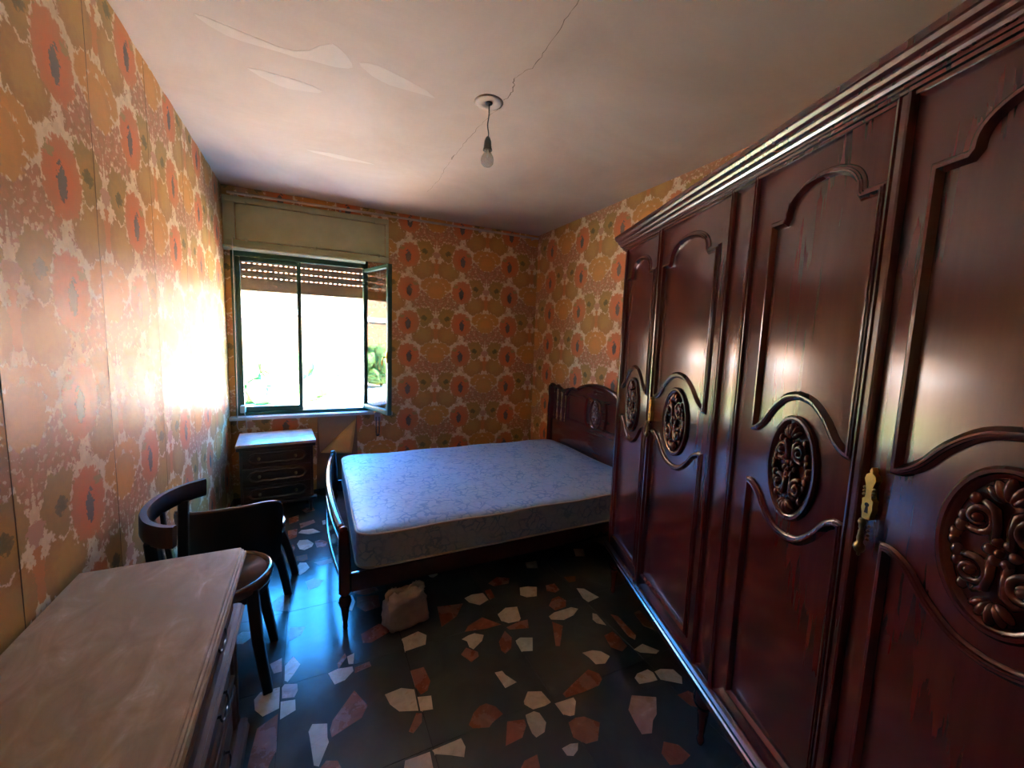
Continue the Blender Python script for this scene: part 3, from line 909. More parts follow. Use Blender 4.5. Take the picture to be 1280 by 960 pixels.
# peeling sheet below the sill with a folded corner
ps = thing('peeling_paper', 'loose kraft coloured sheet below the window sill, lower corner folded over', 'paper', (0, 0, 0))
bm = bmesh.new()
prism(bm, [(.03, .73), (.385, .73), (.375, .69), (.055, .375), (.045, .375)], 4.279, 4.2805, 'xzy')
link('sheet', bm, M['sheet'], ps)
bm = bmesh.new()
A = [(.380, 4.276, .695), (.33, 4.225, .352), (.05, 4.262, .372)]
P = []
n = 8
for i in range(n + 1):
    row = []
    for j in range(n + 1 - i):
        u, v = i / n, j / n
        p = Vector(A[0]) * (1 - u - v) + Vector(A[1]) * u + Vector(A[2]) * v
        p.y -= 0.05 * u * (1 - u - v) + 0.03 * u * v
        row.append(bm.verts.new(p))
    P.append(row)
for i in range(n):
    for j in range(n - i):
        bm.faces.new((P[i][j], P[i + 1][j], P[i][j + 1]))
        if j < n - i - 1: bm.faces.new((P[i + 1][j], P[i + 1][j + 1], P[i][j + 1]))
o = link('folded_flap', bm, M['kraft'], ps, smooth='all')
md = o.modifiers.new('thick', 'SOLIDIFY'); md.thickness = 0.0012

# ------------------------------------------------------------------ bare bulb
lamp = thing('pendant_bulb', 'bare unlit light bulb hanging on a wire from the cracked ceiling', 'light bulb', (0.836, 2.087, H))
bm = bmesh.new(); lathe(bm, [(0.075, 0.0), (0.06, -0.004), (0.035, -0.005), (0.03, -0.002), (0.0, -0.002)], n=24)
link('plaster_rose', bm, M['ceiling'], lamp, smooth='all')
bm = bmesh.new(); lathe(bm, [(0.018, -0.001), (0.018, -0.008), (0.008, -0.012), (0, -0.012)], n=14)
link('hook_plate', bm, M['black'], lamp, smooth=True)
bm = bmesh.new()
tube(bm, smooth_path([(0, 0, -.008), (.002, 0, -.06), (-.003, .001, -.11), (.003, 0, -.15), (0, 0, -.172)], 5), 0.0027, 6)
link('wire', bm, M['black'], lamp, smooth='all')
bm = bmesh.new(); lathe(bm, [(0.0, -.166), (.007, -.167), (.012, -.174), (.018, -.19), (.0195, -.21), (.021, -.222), (.0245, -.231), (.0245, -.234), (.014, -.234), (0, -.23)], n=18)
link('lamp_holder', bm, M['black'], lamp, smooth=True)
bm = bmesh.new(); lathe(bm, [(.014, -.228), (.015, -.24), (.022, -.252), (.031, -.268), (.0335, -.283), (.031, -.299), (.021, -.311), (.010, -.3155), (0, -.3165)], n=24)
link('bulb', bm, M['bulbglass'], lamp, smooth='all')
bm = bmesh.new(); lathe(bm, [(.0, -.228), (.005, -.23), (.005, -.262), (.002, -.268), (0, -.268)], n=10)
link('filament_stem', bm, M['sash_grey'], lamp, smooth=True)

# ------------------------------------------------------------------ wardrobe
TH = math.radians(19.6)
D0 = 0.913                                   # distance of its front plane from the room point (0, 0)
wd = thing('wardrobe', 'big dark red lacquered four-door wardrobe with carved ovals and brass lock plates', 'wardrobe',
           (math.cos(TH) * D0, -math.sin(TH) * D0, 0), PI / 2 - TH)
# local axes: x runs along the front towards the bed, y comes out of the front, z up
WE0, WE1 = 0.275, 2.345
ZB, ZT = 0.295, 2.075
DEP = 0.52
MH = M['mahogany']
bm = bmesh.new()
box(bm, WE0 + .004, WE1 - .004, -DEP, -0.022, ZB - .04, ZT + 0.03)
link('body', bm, MH, wd)
SECT = [(-.0125, 0), (-.0125, .0012), (-.0040, .0100), (-.0034, .0125), (.0008, .0125), (.0014, .0098), (.0054, .0094), (.0060, .0060), (.0100, .0054), (.0125, .0030), (.0125, 0)]
OUT = lambda u, v, h: (u, h, v)
def strip(name, x0, x1, z0, z1, n0, n1, parent, bev=0.003):
    return boxo(name, (x0, x1, n0, n1, z0, z1), MH, parent, bev)
# end posts, centre stile and meeting beads
strip('end_post', 2.322, WE1, ZB, ZT, -.025, 0.004, wd)
strip('end_post', WE0, 0.298, ZB, ZT, -.025, 0.004, wd)
strip('centre_stile', 1.268, 1.372, ZB, ZT, -.025, -0.003, wd)
for a in (1.262, 1.378):
    bm = bmesh.new()
    ribbon(bm, [(a, ZB), (a, ZT)], [(-.009, -.02), (-.009, .004), (-.005, .008), (-.002, .005), (.002, .005), (.005, .008), (.009, .004), (.009, -.02)], False, OUT)
    link('bead', bm, MH, wd, smooth=True)

def arch_path(hw):
    s = hw / 0.165
    P = [(-hw, 1.285), (-hw, 1.893), (-.118 * s, 1.893)]
    for k in range(0, 25):
        a = PI - PI * k / 24
        P.append((0.112 * s * math.cos(a), 1.902 + 0.080 * math.sin(a) ** 0.85 if math.sin(a) > 1e-6 else 1.902))
    P += [(.118 * s, 1.893), (hw, 1.893), (hw, 1.285)]
    S = smooth_path([(hw, 1.285, 0), (.150 * s, 1.289, 0), (.122 * s, 1.312, 0), (.088 * s, 1.358, 0), (.045 * s, 1.394, 0), (0, 1.405, 0)], 4)
    S = [(p.x, p.y) for p in S][1:]
    P += S + [(-x, z) for x, z in S[::-1][1:]]
    return P
def low_path(hw):
    s = hw / 0.165
    S = smooth_path([(-hw, 1.108, 0), (-.150 * s, 1.107, 0), (-.122 * s, 1.088, 0), (-.088 * s, 1.045, 0), (-.045 * s, 1.010, 0), (0, 1.000, 0)], 4)
    S = [(p.x, p.y) for p in S]
    top = S + [(-x, z) for x, z in S[::-1][1:]]
    return top + [(hw, 0.368), (-hw, 0.368)]

def carving(bm, a, b, n0, cu=0.0, cv=0.0):
    """acanthus scrolls and a rosette inside the oval of half axes a, b"""
    def P(u, v, h): return Vector((u + cu, n0 + h, v + cv))
    Y = Matrix.Rotation
    for k in range(6):
        t = 2 * PI * k / 6
        ball(bm, P(.017 * math.cos(t), .019 * math.sin(t), .004), .0105, 1, .75, 1, u=8, v=6)
    ball(bm, P(0, 0, .009), .008, u=8, v=6)
    ka, kb = a / 0.066, b / 0.128
    for sx in (-1, 1):
        for sy in (-1, 1):
            c = (sx * .030 * ka, sy * .049 * kb)
            pts, rr = [], []
            for i in range(22):
                t = i / 21
                ang = sy * (-PI / 2 - 0.6) + sy * t * 2 * PI * 1.25
                r = (.027 - .020 * t)
                pts.append(P(c[0] + sx * -r * math.cos(ang) * .8 * ka * sy * sy, c[1] + r * math.sin(ang) * kb, .003 + .006 * t))
                rr.append(.0084 - .0022 * t)
            tube(bm, pts, rr, 6)
            ball(bm, P(c[0], c[1], .010), .0095, u=8, v=6)
            # side leaves
            for i, (du, dv, l) in enumerate(((.052, .024, .0125), (.058, .007, .0115), (.050, .042, .0115), (.040, .080, .0105))):
                ball(bm, P(sx * du * ka, sy * dv * kb, .003), l, .9, .6, 1.1, u=8, v=6)
            tube(bm, [P(sx * .012, sy * .016, .003), P(sx * .010, sy * .045 * kb, .006), P(sx * .012 * ka, sy * .070 * kb, .007), P(sx * .024 * ka, sy * .080 * kb, .006), P(sx * .030 * ka, sy * .073 * kb, .004)],
                 [.008, .0072, .008, .0072, .005], 6)
    for sy in (-1, 1):
        for q in (-2, -1, 0, 1, 2):
            t = q * 0.42
            r = .026 - abs(q) * .003
            c = P(math.sin(t) * r * ka, sy * (.084 * kb + math.cos(t) * r), .006)
            ball(bm, c, (.022 - abs(q) * .002), .46, .55, 1.0, Matrix.Rotation(sy * t, 3, 'Y'), u=8, v=6)

def lock_plate(parent, u, w0=0.015):
    """brass plate with keyhole above, tarnished drop pull below"""
    half = [(0.0, .198), (.0035, .190), (.0025, .186), (.010, .180), (.0125, .170), (.009, .160), (.0065, .148), (.006, .135), (.0075, .128),
            (.0125, .124), (.0115, .112), (.0125, .104), (.0095, .092), (.0085, .080)]
    pts = half + [(-x, z) for x, z in half[::-1][:-1]]
    bm = bmesh.new()
    prism(bm, [(u + x, 1.078 + z) for x, z in pts], w0 - .012, w0 + .0025, 'xzy')
    k = link('lock_plate', bm, M['brass'], parent)
    bm = bmesh.new()
    lathe(bm, [(0.0050, w0 + .0026), (0.0050, w0 + .0034), (0, w0 + .0034)], (u, 0, 1.078 + .113), 10, 'y')
    prism(bm, [(u - .0040, 1.172), (u + .0040, 1.172), (u + .0022, 1.190), (u - .0022, 1.190)], w0 + .0026, w0 + .0032, 'xzy')
    link('keyhole', bm, M['black'], parent)
    bm = bmesh.new()
    prof = [(0, .082), (.006, .080), (.0085, .072), (.006, .066), (.0045, .056), (.006, .045), (.0075, .034), (.006, .026), (.0105, .020), (.0115, .012), (.008, .004), (.003, .000), (.0035, -.005), (0, -.008)]
    lathe(bm, [(r, 1.078 + z) for r, z in prof], (u, w0 + .008, 0), 10)
    tag(link('drop_pull', bm, M['bronze'], parent, smooth='all'), 'tarnished drop pull below the keyhole')
    bm = bmesh.new()
    for s in (-1, 1):
        for z in (.150, .142, .134, .066, .056, .046, .036):
            ball(bm, (u + s * (.0105 if z > .1 else .0095), w0 + .001, 1.078 + z), .0038, u=7, v=5)
    tag(link('beading', bm, M['bronze'], parent, smooth='all'), kind='stuff')

doors = [(1.910, 2.318, 2.112, .162), (1.384, 1.896, 1.650, .207), (0.836, 1.256, 1.008, .162), (0.302, 0.800, 0.553, .188)]
for x0, x1, c, hw in doors:
    d = strip('door', x0, x1, ZB + .002, ZT - .002, -.024, 0.0, wd, 0.004)
    bm = bmesh.new(); ribbon(bm, [(c + u, v) for u, v in arch_path(hw)], SECT, True, OUT)
    link('upper_moulding', bm, MH, d, smooth=True)
    bm = bmesh.new(); ribbon(bm, [(c + u, v) for u, v in low_path(hw)], SECT, True, OUT)
    link('lower_moulding', bm, MH, d, smooth=True)
    a, b = .089 * (hw / .165) ** 0.8, .150
    ell = lambda f, g: [(c + f * math.cos(2 * PI * k / 48), 1.200 + g * math.sin(2 * PI * k / 48)) for k in range(48)]
    bm = bmesh.new()
    ribbon(bm, ell(a - .012, b - .012), [(-.012, 0), (-.012, .008), (-.007, .013), (-.001, .013), (.002, .009), (.007, .008), (.012, .003), (.012, 0)], True, OUT)
    link('oval_frame', bm, MH, d, smooth=True)
    bm = bmesh.new(); carving(bm, a - .021, b - .022, .004, c, 1.200)
    link('carved_rosette', bm, M['carved'], d, smooth='all')
    if x0 in (1.384, 0.302):
        u = x1 - .020
        lock_plate(d, u, .012)
for a in (0.818, 1.903):
    bm = bmesh.new()
    ribbon(bm, [(a, ZB), (a, ZT)], [(-.018, -.02), (-.018, .006), (-.014, .012), (-.009, .013), (-.006, .009), (.006, .009), (.009, .013), (.014, .012), (.018, .006), (.018, -.02)], False, OUT)
    link('meeting_bead', bm, MH, wd, smooth=True)

# cornice and plinth run along the front and turn back at both ends
def wrap(name, prof, ov):
    bm = bmesh.new()
    rings = []
    for xx, sx, yy, sy in ((WE1, 1, -DEP, 0), (WE1, 1, 0, 1), (WE0, -1, 0, 1), (WE0, -1, -DEP, 0)):
        rings.append([bm.verts.new((xx + sx * o, yy + sy * o, z)) for o, z in prof])
    for a, b in zip(rings, rings[1:]):
        for k in range(len(prof)):
            j = (k + 1) % len(prof)
            bm.faces.new((a[k], a[j], b[j], b[k]))
    bm.faces.new(rings[0][::-1]); bm.faces.new(rings[-1])
    return link(name, bm, MH, wd)
wrap('cornice', [(-.02, 2.060), (.006, 2.060), (.007, 2.067), (.015, 2.068), (.015, 2.076), (.020, 2.077), (.020, 2.084), (.026, 2.086), (.029, 2.092), (.029, 2.098),
                 (.036, 2.103), (.039, 2.110), (.039, 2.116), (.047, 2.122), (.051, 2.131), (.055, 2.134), (.055, 2.150), (-.02, 2.152)], 0)
boxo('top_board', (WE0 - .02, WE1 + .02, -DEP, -.02, 2.105, 2.150), MH, wd)
wrap('plinth', [(-.02, .235), (.018, .235), (.022, .240), (.022, .262), (.017, .268), (.020, .272), (.020, .282), (.012, .290), (.002, .297), (-.02, .297)], 0)
for fx, fy in ((2.27, -.022), (1.32, -.022), (.36, -.022), (2.27, -.47), (1.32, -.47), (.36, -.47)):
    bm = bmesh.new()
    lathe(bm, [(.020, .234), (.028, .228), (.035, .212), (.039, .192), (.036, .172), (.024, .155), (.017, .148), (.021, .140), (.021, .134), (.019, .120), (.014, .060), (.010, .038), (.014, .028), (.015, .016), (.010, 0), (0, 0)][::-1], (fx, fy, 0), 16)
    link('foot', bm, M['carved'], wd, smooth=True)

# ------------------------------------------------------------------ bed and mattress
bed = thing('double_bed', 'dark carved wooden double bed with turned legs and bowed low footboard', 'bed', (0.135, 2.885, 0), math.radians(-0.5))
BW = M['bedwood']
for s in (-1, 1):
    boxo('side_rail', (0.03, 2.13, s * .745 - .015, s * .745 + .015, 0.195, 0.295), BW, bed, 0.006)
    # foot post on a turned leg
    bm = bmesh.new()
    lathe(bm, [(0, 0), (.010, 0), (.013, .012), (.011, .03), (.016, .07), (.021, .115), (.028, .135), (.033, .152), (.028, .172), (.019, .182), (.022, .19), (.026, .20), (.026, .215), (0, .215)], (0, s * .755, 0), 16)
    link('leg', bm, BW, bed, smooth=True)
    bm = bmesh.new()
    tube(bm, [(0, s * .755, .21), (0, s * .755, .40), (-.004, s * .752, .47), (-.004, s * .745, .53)], [.030, .029, .026, .022], sect=[(-.7, -1), (.7, -1), (1, -.7), (1, .7), (.7, 1), (-.7, 1), (-1, .7), (-1, -.7)])
    ball(bm, (-.004, s * .745, .535), .024, 1, 1, .8)
    link('foot_post', bm, BW, bed, smooth=True)
# bowed footboard
def bow(y, k=.055): return -k * (1 - (y / .755) ** 2)
bm = bmesh.new()
ys = [-.74 + 1.48 * i / 24 for i in range(25)]
rings = []
for y in ys:
    x = bow(y)
    zt = .515 + .025 * (1 - (abs(y) / .74) ** 2)
    rings.append([bm.verts.new((x + a, y, z)) for a, z in ((-.012, .225), (.012, .225), (.012, zt), (-.012, zt))])
for a, b in zip(rings, rings[1:]):
    for k in range(4):
        bm.faces.new((a[k], a[(k + 1) % 4], b[(k + 1) % 4], b[k]))
bm.faces.new(rings[0]); bm.faces.new(rings[-1])
fb = link('footboard', bm, BW, bed, smooth=True)
bm = bmesh.new()
tube(bm, [(bow(y) - .003, y, .522 + .025 * (1 - (abs(y) / .74) ** 2) ) for y in ys], .020, 10)
link('footboard_cap', bm, BW, fb, smooth='all')
bm = bmesh.new()
tube(bm, [(bow(y) - .012, y, .27) for y in ys], .010, 8); tube(bm, [(bow(y) - .012, y, .46) for y in ys], .008, 8)
link('footboard_moulding', bm, BW, fb, smooth='all')
for k in range(9):
    x = .18 + k * .225
    boxo('bed_slat', (x - .04, x + .04, -.73, .73, .275, .293), M['darkwood'], bed, 0.003)

HX, HC = 2.155, 0.035                                     # headboard plane and its centre line
for s in (-1, 1):
    bm = bmesh.new()
    yb = HC + s * .800
    tube(bm, smooth_path([(HX, yb, 0), (HX, yb, .50), (HX, yb, .72), (HX, yb + s * .004, .82), (HX, yb - s * .012, .92), (HX, yb + s * .003, 1.0), (HX, yb - s * .002, 1.055)], 4),
         .027, sect=[(-.7, -1), (.7, -1), (1, -.7), (1, .7), (.7, 1), (-.7, 1), (-1, .7), (-1, -.7)])
    link('head_post', bm, BW, bed, smooth=True)
    bm = bmesh.new()
    tube(bm, smooth_path([(HX, yb + s * .022, 1.035), (HX, yb - s * .01, 1.068), (HX, yb - s * .05, 1.062), (HX, yb - s * .085, 1.045), (HX, yb - s * .13, 1.060),
                          (HX, yb - s * .18, 1.045), (HX, yb - s * .24, 1.030), (HX, yb - s * .33, 1.05)], 4), .021, 8)
    ball(bm, (HX, yb - s * .13, 1.06), .026, 1, 1.3, .9)
    link('scroll_rail', bm, BW, bed, smooth='all')
    for q in (.085, .165, .245):
        bm = bmesh.new()
        z0, z1 = .70, 1.045
        L = z1 - z0
        lathe(bm, [(r, z0 + f * L) for f, r in ((0, .012), (.06, .012), (.1, .016), (.14, .010), (.3, .016), (.42, .019), (.5, .013), (.53, .018), (.56, .013), (.66, .019), (.8, .014), (.88, .010), (.92, .016), (.95, .012), (1, .012))],
              (HX, yb - s * q, 0), 12)
        link('spindle', bm, BW, bed, smooth='all')
# lower board, arched panel with mouldings and carved oval
boxo('lower_board', (HX - .014, HX + .014, HC - .79, HC + .79, .30, .715), BW, bed, 0.004)
top = smooth_path([(-.49, 1.00, 0), (-.44, 1.055, 0), (-.38, 1.078, 0), (-.31, 1.075, 0), (-.24, 1.110, 0), (-.12, 1.140, 0), (0, 1.150, 0)], 4)
tp = [(p.x, p.y) for p in top]
outl = tp + [(-y, z) for y, z in tp[::-1][1:]]
bm = bmesh.new()
prism(bm, [(HC + y, z) for y, z in [(-.50, .70)] + outl + [(.50, .70)]], HX - .016, HX + .016, 'yzx')
hp = link('headboard_panel', bm, BW, bed)
hs = [(o, h) for o, h in SECT]
PL = lambda u, v, h: (HX - .015 - h, HC + u, v)
bm = bmesh.new()
ribbon(bm, outl, [(-.014, 0), (-.014, .012), (-.006, .020), (.004, .018), (.01, .008), (.012, 0)], False, PL)
link('crest_moulding', bm, BW, hp, smooth=True)
for s in (-1, 1):
    bm = bmesh.new()
    q = [(s * .45, .76), (s * .45, .97), (s * .42, 1.000), (s * .30, 1.000), (s * .20, 1.02), (s * .135, 1.005), (s * .150, .94), (s * .155, .87), (s * .14, .79), (s * .11, .76)]
    ribbon(bm, q, [(o * 1.1, h * 1.4) for o, h in hs], True, PL)
    link('panel_moulding', bm, BW, hp, smooth=True)
bm = bmesh.new()
ribbon(bm, [(.078 * math.cos(2 * PI * k / 40), .888 + .125 * math.sin(2 * PI * k / 40)) for k in range(40)],
       [(-.012, 0), (-.012, .009), (-.006, .015), (.002, .013), (.008, .008), (.012, 0)], True, PL)
link('oval_frame', bm, BW, hp, smooth=True)
bm = bmesh.new()
carving(bm, .056, .105, .003)
bmesh.ops.transform(bm, matrix=Matrix(((0, -1, 0, HX - .015), (1, 0, 0, HC), (0, 0, .9, -.0), (0, 0, 0, 1))), verts=bm.verts[:])
bmesh.ops.translate(bm, vec=(0, 0, .888), verts=bm.verts[:])
link('carved_rosette', bm, M['carved'], hp, smooth='all')

mt = thing('mattress', 'bare blue and grey damask mattress with a pale piped edge, on the bed', 'mattress', (0.135 + 1.085, 2.875, 0.295), math.radians(-0.5))
MLX, MLY, MHt = 1.025, 0.755, 0.205
def outline(lx, ly, r, n=10):
    P = []
    for sx, sy, a0 in ((1, 1, 0), (-1, 1, PI / 2), (-1, -1, PI), (1, -1, 3 * PI / 2)):
        for k in range(n + 1):
            a = a0 + PI / 2 * k / n
            P.append((sx * (lx - r) + r * math.cos(a), sy * (ly - r) + r * math.sin(a)))
    out = []
    for i in range(len(P)):                               # split the long sides
        a, b = Vector(P[i]), Vector(P[(i + 1) % len(P)])
        q = max(1, int((b - a).length / .07))
        out += [tuple(a.lerp(b, t / q)) for t in range(q)]
    return out
bm = bmesh.new()
def wob(x, y): return .006 * math.sin(x * 5.1 + 1) * math.cos(y * 6.3) + .004 * math.sin(x * 11 + y * 7)
O = outline(MLX, MLY, .085)
levels = [(1.0 - .035, 0.0), (1.0 - .008, .006), (1.0, .022), (.9985, .06), (1.001, .10), (.9985, .15), (1.0, MHt - .022), (.995, MHt - .008), (.98, MHt)]
rings = []
for f, z in levels:
    k = 1 - f
    rings.append([bm.verts.new((x * (1 - k * .75 / MLX) + 0, y * (1 - k * .75 / MLY), z + (wob(x, y) if z > .1 else 0))) for x, y in O])
for a, b in zip(rings, rings[1:]):
    for i in range(len(O)):
        j = (i + 1) % len(O)
        bm.faces.new((a[i], a[j], b[j], b[i]))
bm.faces.new(rings[0][::-1])
prev = rings[-1]
for f in (.9, .78, .64, .5, .36, .22, .1):
    cur = [bm.verts.new((x * f * .98, y * f * .98, MHt + .012 * (1 - f * f) + wob(x * f, y * f))) for x, y in O]
    for i in range(len(O)):
        j = (i + 1) % len(O)
        bm.faces.new((prev[i], prev[j], cur[j], cur[i]))
    prev = cur
bm.faces.new(prev)
body = link('mattress_body', bm, M['ticking'], mt, smooth='all')
for z, f in ((MHt - .010, .999), (.012, .999)):
    bm = bmesh.new()
    tube(bm, [(x * f, y * f, z + (wob(x, y) if z > .1 else 0)) for x, y in O], .0062, 6, closed=True)
    tag(link('piping', bm, M['piping'], mt, smooth='all'), 'pale piped edge')

# ------------------------------------------------------------------ bag under the bed
bag = thing('plastic_bag', 'crumpled white plastic bag on the floor under the edge of the bed', 'bag', (0.420, 2.045, 0), 0.15)
bm = bmesh.new()
q = bmesh.ops.create_icosphere(bm, subdivisions=4, radius=1)
from mathutils import noise as mn
for v in bm.verts:
    p = v.co.copy()
    e = 0.55                                              # squarish
    s = lambda t: math.copysign(abs(t) ** e, t)
    x, y, z = s(p.x) * .118, s(p.y) * .070, s(p.z) * .100
    taper = 1 + .10 * (-z / .1)
    n1 = mn.fractal(p * 2.1 + Vector((3, 1, 7)), 1.0, 2.0, 3)
    n2 = abs(mn.noise(p * 4.3 + Vector((9, 2, 1)))) + .6 * abs(mn.noise(p * 8.5))
    d = 1 + .10 * n1 - .14 * n2
    x *= taper * d; y *= taper * d; z *= (1 + .18 * n1 - .22 * n2 * (z > 0))
    v.co = (x, y, max(z, -.098) + .098)
link('bag_body', bm, M['bag'], bag, smooth='all')
for s in (-1, 1):
    bm = bmesh.new()
    P = smooth_path([(s * .085, .0, .165), (s * .092, .010, .186), (s * .065, .016, .196), (s * .03, .008, .188), (s * .018, 0, .165)], 5)
    tube(bm, P, [.014 + .008 * math.sin(i * 1.7) ** 2 for i in range(len(P))], sect=[(-1, -.25), (0, -.4), (1, -.2), (1, .2), (0, .1), (-1, .25)])
    link('handle', bm, M['bag'], bag, smooth='all')

# ------------------------------------------------------------------ marble-topped dresser in the foreground
dr = thing('dresser', 'walnut chest of drawers with a big beige marble top, along the papered left wall', 'dresser', (-.45, 1.03, 0))
# local x towards the room, y along the wall; world x = local x - .45
dX0, dX1, dY0, dY1 = -.205, .228, -.60, .598
bm = bmesh.new()
extrude_profile(bm, [(dX0, .740), (dX1 - .006, .740), (dX1, .745), (dX1, .752), (dX1 - .004, .756), (dX1 - .008, .7565), (dX1 - .009, .762), (dX1 - .014, .7635), (dX1 - .0155, .768), (dX1 - .019, .770), (dX0, .770)],
                dY0, dY1, lambda a, p, q: (p, a, q))
link('marble_slab', bm, M['marble'], dr)
WN = M['walnut']
boxo('carcass', (dX0 + .01, .150, dY0 + .02, dY1 - .02, .10, .742), WN, dr)
bm = bmesh.new()
extrude_profile(bm, [(.14, .712), (.196, .712), (.204, .720), (.198, .726), (.206, .736), (.206, .742), (.14, .742)], dY0 + .008, dY1 - .008, lambda a, p, q: (p, a, q))
link('top_moulding', bm, WN, dr)
bm = bmesh.new()
extrude_profile(bm, [(.14, .528), (.200, .528), (.213, .534), (.213, .538), (.205, .542), (.205, .546), (.217, .551), (.217, .557), (.209, .561), (.209, .565), (.198, .570), (.14, .570)], dY0 + .008, dY1 - .008, lambda a, p, q: (p, a, q))
link('waist_moulding', bm, WN, dr)
bm = bmesh.new()
extrude_profile(bm, [(.14, .075), (.212, .075), (.218, .085), (.212, .10), (.205, .105), (.214, .112), (.205, .12), (.14, .12)], dY0 + .008, dY1 - .008, lambda a, p, q: (p, a, q))
link('base_moulding', bm, WN, dr)
for sy in (dY0 + .03, dY1 - .03):
    bm = bmesh.new()
    lathe(bm, [(.012, .125), (.016, .14), (.013, .16), (.015, .33), (.013, .49), (.016, .51), (.012, .525)], (.178, sy, 0), 12)
    link('corner_column', bm, WN, dr, smooth='all')
def bail(parent, x, y, z, w=.045, mat=None):
    bm = bmesh.new()
    for s in (-1, 1):
        lathe(bm, [(0, x), (.009, x), (.009, x + .004), (.004, x + .006), (.004, x + .014), (.006, x + .018), (0, x + .020)], (0, y + s * w, z), 8, 'x')
    tube(bm, smooth_path([(x + .015, y - w, z), (x + .019, y - w * .95, z - .018), (x + .020, y - w * .5, z - .028), (x + .021, y, z - .024), (x + .020, y + w * .5, z - .028), (x + .019, y + w * .95, z - .018), (x + .015, y + w, z)], 4), .0034, 6)
    prism(bm, [(y - w * 1.25, z), (y - w, z + .014), (y, z + .008), (y + w, z + .014), (y + w * 1.25, z), (y + w, z - .012), (y, z - .006), (y - w, z - .012)], x - .002, x + .0018, 'yzx')
    return link('bail_pull', bm, mat or M['iron'], parent, smooth=True)
for z0, z1, x in ((.578, .706, .184), (.335, .522, .182), (.128, .322, .182)):
    d = boxo('drawer', (.145, x, dY0 + .055, dY1 - .055, z0, z1), WN, dr, 0.006)
    bm = bmesh.new()
    ribbon(bm, [(dY0 + .085, z0 + .022), (dY1 - .085, z0 + .022), (dY1 - .085, z1 - .022), (dY0 + .085, z1 - .022)],
           [(-.012, 0), (-.012, .006), (-.004, .011), (.006, .007), (.012, 0)], True, lambda u, v, h: (x + h, u, v))
    link('drawer_moulding', bm, WN, d)
    for y in (-.30, .30):
        bail(d, x, y, (z0 + z1) / 2 + .008)
    bm = bmesh.new()
    prism(bm, [(0 + a, (z0 + z1) / 2 + b) for a, b in ((-.011, 0), (-.007, .018), (0, .026), (.007, .018), (.011, 0), (.007, -.016), (0, -.024), (-.007, -.016))], x - .001, x + .003, 'yzx')
    link('keyhole_plate', bm, M['iron'], d)
for lx in (-.17, .17):
    for ly in (dY0 + .06, dY1 - .06):
        bm = bmesh.new()
        lathe(bm, [(0, 0), (.016, 0), (.022, .012), (.020, .03), (.026, .05), (.030, .08), (0, .08)], (lx, ly, 0), 14)
        link('foot', bm, WN, dr, smooth=True)

# ------------------------------------------------------------------ small chest under the window
ns = thing('bedside_chest', 'small dark three-drawer chest with a rose marble top under the window', 'chest of drawers', (-.290, 3.965, 0), math.radians(4.0))
# front faces -y
nw, nd, nh = .278, .232, .63
bm = bmesh.new()
box(bm, -nw - .008, nw + .008, -nd - .008, nd, nh - .026, nh, 0.009, 3)
link('marble_slab', bm, M['marble_rose'], ns, smooth=True)
ND = M['walnut_dark']
boxo('carcass', (-nw + .015, nw - .015, -nd + .025, nd - .01, .125, nh - .026), ND, ns, 0.004)
for z, e in ((nh - .040, .006), (.120, .010)):
    boxo('front_moulding', (-nw + .003 - e, nw - .003 + e, -nd + .004 - e, -nd + .05, z - .012, z + .014), ND, ns, 0.005)
zz0 = .142
for k in range(3):
    z0, z1 = zz0 + k * .148, zz0 + k * .148 + .138
    d = boxo('drawer', (-nw + .035, nw - .035, -nd + .008, -nd + .04, z0, z1), ND, ns, 0.004)
    zc = (z0 + z1) / 2
    P = []
    for s in (1, -1):                                     # long lozenge with pointed, waisted ends
        P += [(s * a, zc + s * b) for a, b in ((.205, -.0), (.185, .030), (.150, .042), (.110, .034), (.06, .040), (0, .036), (-.06, .040), (-.11, .034), (-.15, .042), (-.185, .030))]
    bm = bmesh.new()
    ribbon(bm, P, [(-.009, 0), (-.009, .006), (-.003, .010), (.004, .007), (.009, 0)], True, lambda u, v, h: (u, -nd + .008 - h, v))
    link('lozenge_moulding', bm, ND, d, smooth=True)
    for x in (-.13, .13):
        bm = bmesh.new()
        lathe(bm, [(0, -nd + .010), (.012, -nd + .008), (.012, -nd + .004), (.005, -nd), (.005, -nd - .008), (.010, -nd - .014), (.006, -nd - .020), (0, -nd - .021)], (x, 0, zc), 10, 'y')
        link('knob', bm, M['bronze'], d, smooth=True)
for x in (-.24, .24):
    for y in (-.19, .19):
        bm = bmesh.new()
        lathe(bm, [(0, 0), (.012, 0), (.014, .02), (.012, .05), (.020, .09), (.024, .125), (0, .125)], (x, y, 0), 12)
        link('leg', bm, ND, ns, smooth=True)

# ------------------------------------------------------------------ bistro chair behind the dresser
DW = M['darkwood']
ch = thing('bentwood_chair', 'dark bentwood chair with a curved open back rail, just behind the marble dresser', 'chair', (-.385, 2.06, 0))
sq = [(-.75, -1), (.75, -1), (1, -.75), (1, .75), (.75, 1), (-.75, 1), (-1, .75), (-1, -.75)]
bm = bmesh.new()
P = smooth_path([(-.085, -.238, .762), (-.130, -.222, .764), (-.185, -.165, .767), (-.222, -.07, .770), (-.228, .03, .771), (-.212, .13, .770), (-.170, .225, .768), (-.100, .305, .765)], 6)
RR = [1.0] * len(P)
tube(bm, P, RR, sect=[(a * .014, b * .041) for a, b in sq])
link('back_rail', bm, DW, ch, smooth=True)
for x, y, tx, ty in ((-.165, -.150, -.168, -.190), (-.165, .170, -.165, .222)):
    bm = bmesh.new()
    tube(bm, smooth_path([(x - .045, y - .02 * (1 if y < 0 else -1), 0), (x - .015, y, .25), (x, y, .44), (tx, ty, .735)], 5), .019, sect=sq)
    link('rear_leg', bm, DW, ch, smooth=True)
